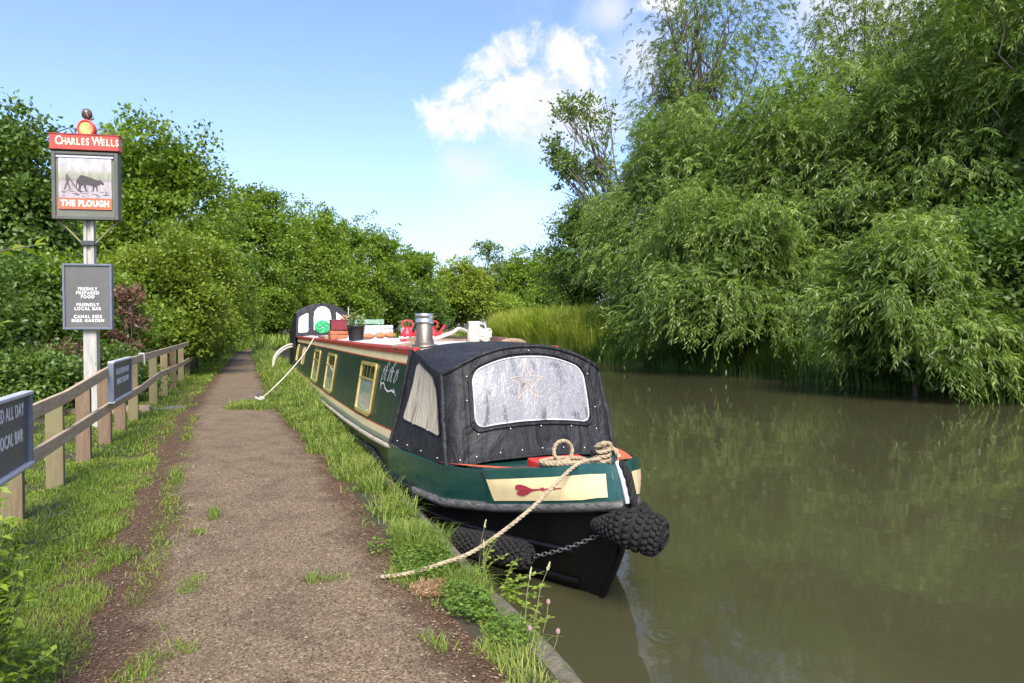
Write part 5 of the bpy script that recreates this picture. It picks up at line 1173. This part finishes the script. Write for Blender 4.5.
# far bank
plant(590, 56, 196, 42, 'dark', 'dark bushy tree left of the willows on the far bank', WG, 60, lobes=34, subs=60, per=15, L_=.24, W_=.13, base=.5)
plant(560, 76, 250, 30, 'mid', 'mid green bush tree left of the dark tree on the far bank', WG, 61, lobes=22, subs=50, per=14, L_=.3, W_=.18, base=.3)
WK = dict(nm='willow_tree', cat='tree', style='willow', W_=.055, L_=.25)
plant(690, 40, 132, 88, 'willow', 'first big drooping willow, next to the dark tree', WG, 62, **WK, lobes=120, subs=86, per=16, base=.4, lobe_r=.21, droop=1.15)
plant(790, 33, 104, 105, 'willow', 'second big drooping willow, right of the first one', WG, 63, **WK, lobes=120, subs=86, per=16, base=.5, lobe_r=.21, droop=1.15)
plant(930, 29, 70, 125, 'willow', 'third big willow, standing behind the small willow that dips into the water', WG, 64, **WK, lobes=120, subs=86, per=16, base=.5, lobe_r=.21, droop=1.15)
plant(1075, 23, -60, 120, 'willow', 'tall willow at the very edge of the view on the far bank', WG, 65, **WK, lobes=90, subs=86, per=16, base=.8, lobe_r=.22)
plant(916, 19.0, 242, 84, 'willow', 'small pale willow with branches dipping into the canal', WG, 66, nm='willow_tree', cat='tree', style='willow', W_=.040, L_=.20, lobes=70, subs=80, per=16, base=.1, lobe_r=.25, droop=1.5, z0=-.02, core=True, sy=.8)
plant(735, 28, 205, 88, 'willow', 'middle-sized willow hanging low over the shaded reeds before the second big one', WG, 71, nm='willow_tree', cat='tree', style='willow', W_=.048, L_=.22, lobes=100, subs=90, per=16, base=.1, droop=1.3)
plant(672, 35, 228, 50, 'willow', 'middle-sized willow hanging low over the reeds beside the dark tree', WG, 72, nm='willow_tree', cat='tree', style='willow', W_=.05, L_=.24, lobes=80, subs=80, per=16, base=.1, droop=1.3)
PK = dict(nm='poplar_tree', cat='tree', sparse=True, style='willow', L_=.24, W_=.052, lobe_r=.22, droop=.9)
plant(696, 48, -22, 76, 'grey', 'tall airy tree with sky showing through, above the first willow', WG, 67, **PK, lobes=120, subs=56, per=14, base=1)
plant(866, 43, -20, 88, 'grey', 'tall airy tree in the middle of the far bank, above the second willow', WG, 68, **PK, lobes=120, subs=56, per=14, base=1)
plant(975, 39, -40, 115, 'grey', 'tall airy tree above the third willow', WG, 69, **PK, lobes=120, subs=56, per=14, base=1)
x, Y = at(660, 46)
make_plant('leaning_tree', x, Y, ht(92, 46), 3.3, 'grey', 'sparse leaning tree with dark leaves against the cloud', 'tree', WG, 70, base=9.5, lobes=24, subs=16, per=9, L_=.28, W_=.15, sparse=True, lean=(-5.0, 1.9), lobe_r=.26, bark_m=M_bark2)
for i, (px, d, py, rp, k, lb) in enumerate(((640, 42, 300, 60, 'dark', 'dark undergrowth bush below the first willow'), (735, 37, 295, 70, 'dark', 'dark undergrowth bush below the second willow'), (835, 31, 290, 80, 'dark', 'dark undergrowth bush left of the small dipping willow'), (1010, 19.5, 215, 80, 'dark', 'dark shady bush right of the small dipping willow'), (960, 26, 260, 90, 'dark', 'dark bush behind the small dipping willow'), (1130, 17, 200, 110, 'dark', 'dark bush outside the view on the far bank'))):
    plant(px, d, py, rp, k, lb, WG, 80+i, nm='shrub', lobes=22, subs=60, per=14, L_=.18, W_=.08, base=.0)

# ------------------------------------------------------------------ near plants
def near_shrub():
    rg = np.random.default_rng(5); x, Y = -1.06, 3.10; t = thing('shrub', (x, Y, .38), 'leafy green shrub in the near corner in front of the big notice board', 'shrub')
    P = []; AX = []; NR = []; V = []; m = MB()
    for k in range(130):
        a = rg.uniform(0, 6.3); hgt = rg.uniform(.12, .98) if k > 3 else 0; base = Vector((.10*math.cos(a), .10*math.sin(a), 0)); tip = Vector((rg.uniform(.08, .36)*math.cos(a)*(1.15-.45*hgt), rg.uniform(.1, .42)*math.sin(a), hgt))
        if k <= 3: tip = [Vector((-.16,.15,1.12)), Vector((-.2,.1,1.25)), Vector((.0,.2,1.05)), Vector((.12,.05,1.02))][k]
        pts = spline([base, base.lerp(tip, .5)+Vector((0, 0, .05)), tip], 14); m.tube(pts, list(np.linspace(.006, .002, 14)), 5)
        for j, p in enumerate(pts[3:] if k > 3 else pts[9:]):
            for s in (-1, 1, 0, 2):
                b = rg.uniform(0, 6.3); P.append(p); AX.append((math.cos(b), math.sin(b), rg.uniform(-.5, .4))); NR.append((rg.normal(0, .4), rg.normal(0, .4), 1)); V.append(min(1, max(0, rg.normal(.52, .2))))
    P = np.array(P); n = len(P)
    link('foliage', leaves('foliage', P, np.array(AX), np.array(NR), rg.uniform(.028, .058, n), rg.uniform(.015, .027, n), np.array(V), LM['bright'], .1), t); m.build('stem', simple('green_stem', (.10,.12,.04), .7, .3, 20), t, True)
near_shrub()
# overhanging twig with yellowish leaves from a young tree outside the view
rg = np.random.default_rng(9); x, Y = -1.55, 3.25
t = thing('sapling', (x, Y, .40), 'young tree at the edge of the view whose twig of yellowish leaves reaches across', 'tree'); m = MB()
m.tube(spline([(x, Y, .35), (x-.02, Y+.02, 1.2), (x+.05, Y, 2.1), (x, Y, 2.6)], 20), list(np.linspace(.022, .008, 20)), 7)
tw = spline([(x+.05, Y, 2.05), (x+.30, Y+.03, 2.16), (x+.55, Y+.06, 2.23), (x+.75, Y+.08, 2.28)], 16); m.tube(tw, list(np.linspace(.008, .002, 16)), 6)
tw2 = spline([(x+.03, Y, 1.80), (x+.35, Y+.05, 1.99), (x+.62, Y+.1, 1.96)], 12); m.tube(tw2, list(np.linspace(.006, .002, 12)), 6); m.build('trunk', M_bark2, t)
P = []; AX = []
for tt, st in ((tw, 3), (tw2, 6)):
    for i, p in enumerate(tt[st:]):
        d = (tt[min(i+st+1, len(tt)-1)]-tt[i+st-1]).normalized(); s = Vector((-d.y, d.x, 0)); 
        for k in (-1, 1):
            if rg.uniform() < .8: P.append(p); AX.append(d*.6+s*k*rg.uniform(.4, 1)+Vector((0, 0, rg.uniform(-.6, .5))))
for k in range(160):
    P.append(Vector((x+rg.normal(0, .15)-.1, Y+rg.normal(0, .18), rg.uniform(1.5, 2.9)))); AX.append(Vector(rg.normal(0, 1, 3)))
P = np.array(P); n = len(P)
P = P-ORIG[t]; link('crown', leaves('crown', P, np.array(AX), rg.normal(0, .4, (n, 3))+np.array([0,0,1]), rg.uniform(.06, .095, n), rg.uniform(.026, .038, n), np.clip(rg.normal(.7, .2, n), 0, 1), LM['olive'], .1), t)
n = 70; x = RNG.uniform(3.5, 17, n); y = RNG.uniform(2.5, 26, n); az = RNG.uniform(0, 6.3, n)
tag(link('floating_leaves', leaves('floating_leaves', np.stack([x, y, .004+np.zeros(n)], 1), np.stack([np.cos(az), np.sin(az), 0*az], 1), np.array([[0,0,1.]])+0*np.stack([x,x,x],1), RNG.uniform(.03, .07, n), RNG.uniform(.012, .022, n), RNG.uniform(.5, 1, n), LM['olive'])), 'scattered small leaves floating on the canal', 'leaves', kind='stuff')
# weeds leaning over the coping
M_stem = simple('weed_stem', (.20,.22,.07), .7, .3, 20, 0); M_pink = simple('clover_pink', (.40,.25,.24), .7, .2, 40, .2)
M_seed = simple('seed_head', (.40,.36,.20), .8, .2, 40, .2)
def weed(x, Y, z, stems, label, seed, leafsize, nleaf, group):
    rg = np.random.default_rng(seed); t = thing('weed', (x, Y, z), label, 'weed', group); m = MB(); P = []; AX = []
    for (dx, dy, dz) in stems:
        pts = spline([(x, Y, z-.03), (x+dx*.35, Y+dy*.35, z+dz*.55), (x+dx, Y+dy, z+dz)], 16); m.tube(pts, list(np.linspace(.0035, .0012, 16)), 5)
        for i in range(nleaf):
            p = pts[3+int(12*i/max(1, nleaf))]; b = rg.uniform(0, 6.3)
            for k in (0, 2.6): P.append(p); AX.append((math.cos(b+k), math.sin(b+k), rg.uniform(-.3, .5)))
    m.build('stem', M_stem, t); P = np.array(P)-ORIG[t]; n = len(P)
    link('foliage', leaves('foliage', P, np.array(AX), rg.normal(0, .35, (n, 3))+np.array([0,0,1]), leafsize*rg.uniform(.7, 1.3, n), leafsize*.62*rg.uniform(.7, 1.2, n), np.clip(rg.normal(.62, .2, n), 0, 1), LM['bright'], .08), t)
WGp = 'weeds growing from the coping'
weed(1.40, 3.72, .40, [(.10,-.10,.10),(.16,-.02,.02),(.20,-.13,-.02),(.12,.06,.16),(.22,-.20,.06),(.15,-.22,-.08),(.09,-.16,-.05),(.24,-.06,.10)], 'bramble-like weed with round leaves hanging over the water', 3, .042, 9, WGp)
weed(1.38, 4.02, .40, [(.10,.02,.20),(.04,-.05,.24),(.16,-.05,.12),(.07,.06,.14)], 'upright weed with pale small leaves standing before the bow', 4, .032, 6, WGp)
weed(1.36, 3.18, .42, [(.06,.04,.10),(.10,-.05,.05),(.12,.05,.0)], 'small leafy weed at the nearest corner of the coping', 6, .03, 6, WGp)
def seedstalk(x, Y, z, dx, dy, dz, label, head):
    t = thing('grass_stalk', (x, Y, z), label, 'grass stalk', 'tall grass stalks at the coping'); m = MB(); pts = spline([(x, Y, z-.02), (x+dx*.4, Y+dy*.4, z+dz*.6), (x+dx, Y+dy, z+dz)], 14); m.tube(pts, list(np.linspace(.0028, .0012, 14)), 5); m.build('stem', M_stem, t)
    m = MB(); e = pts[-1]; d = (pts[-1]-pts[-3]).normalized()
    for k in range(14): m.ball(e+d*(k*head/14)+Vector((random.uniform(-1,1), random.uniform(-1,1), 0))*.006*(1-k/16), (.004,.004,.008), seg=6)
    m.build('seed_head', M_seed, t)
seedstalk(1.38, 4.10, .41, .03, -.02, .26, 'tallest grass stalk with a seed head in front of the side fender', .05)
seedstalk(1.38, 3.20, .42, .08, .02, .26, 'grass stalk with a bent seed head over the dark water', .04)
seedstalk(1.36, 3.28, .42, .05, .06, .18, 'short grass stalk with a narrow seed head at the coping', .06)
seedstalk(1.36, 3.95, .41, .01, .03, .17, 'short pale grass stalk beside the upright weed', .04)
for x, Y, dz, lb in ((1.42,3.12,.13,'pink clover flower highest above the coping'), (1.38,2.92,.07,'pink clover flower lowest at the corner of the coping'), (1.26,2.98,.08,'pink clover flower among the grass before the coping')):
    t = thing('clover_flower', (x, Y, .42), lb, 'flower', 'pink clover flowers'); m = MB(); m.tube(spline([(x-.03, Y, .40), (x-.01, Y, .40+dz*.6), (x, Y, .42+dz)], 8), .002, 5); m.build('stem', M_stem, t)
    m = MB()
    for k in range(40):
        a = k*2.4; q = 1-2*(k+.5)/40; s = math.sqrt(1-q*q); m.ball((x+.0085*s*math.cos(a), Y+.0085*s*math.sin(a), .425+dz+.010*q), (.002,.002,.006), seg=5)
    m.build('flower_head', M_pink, t)
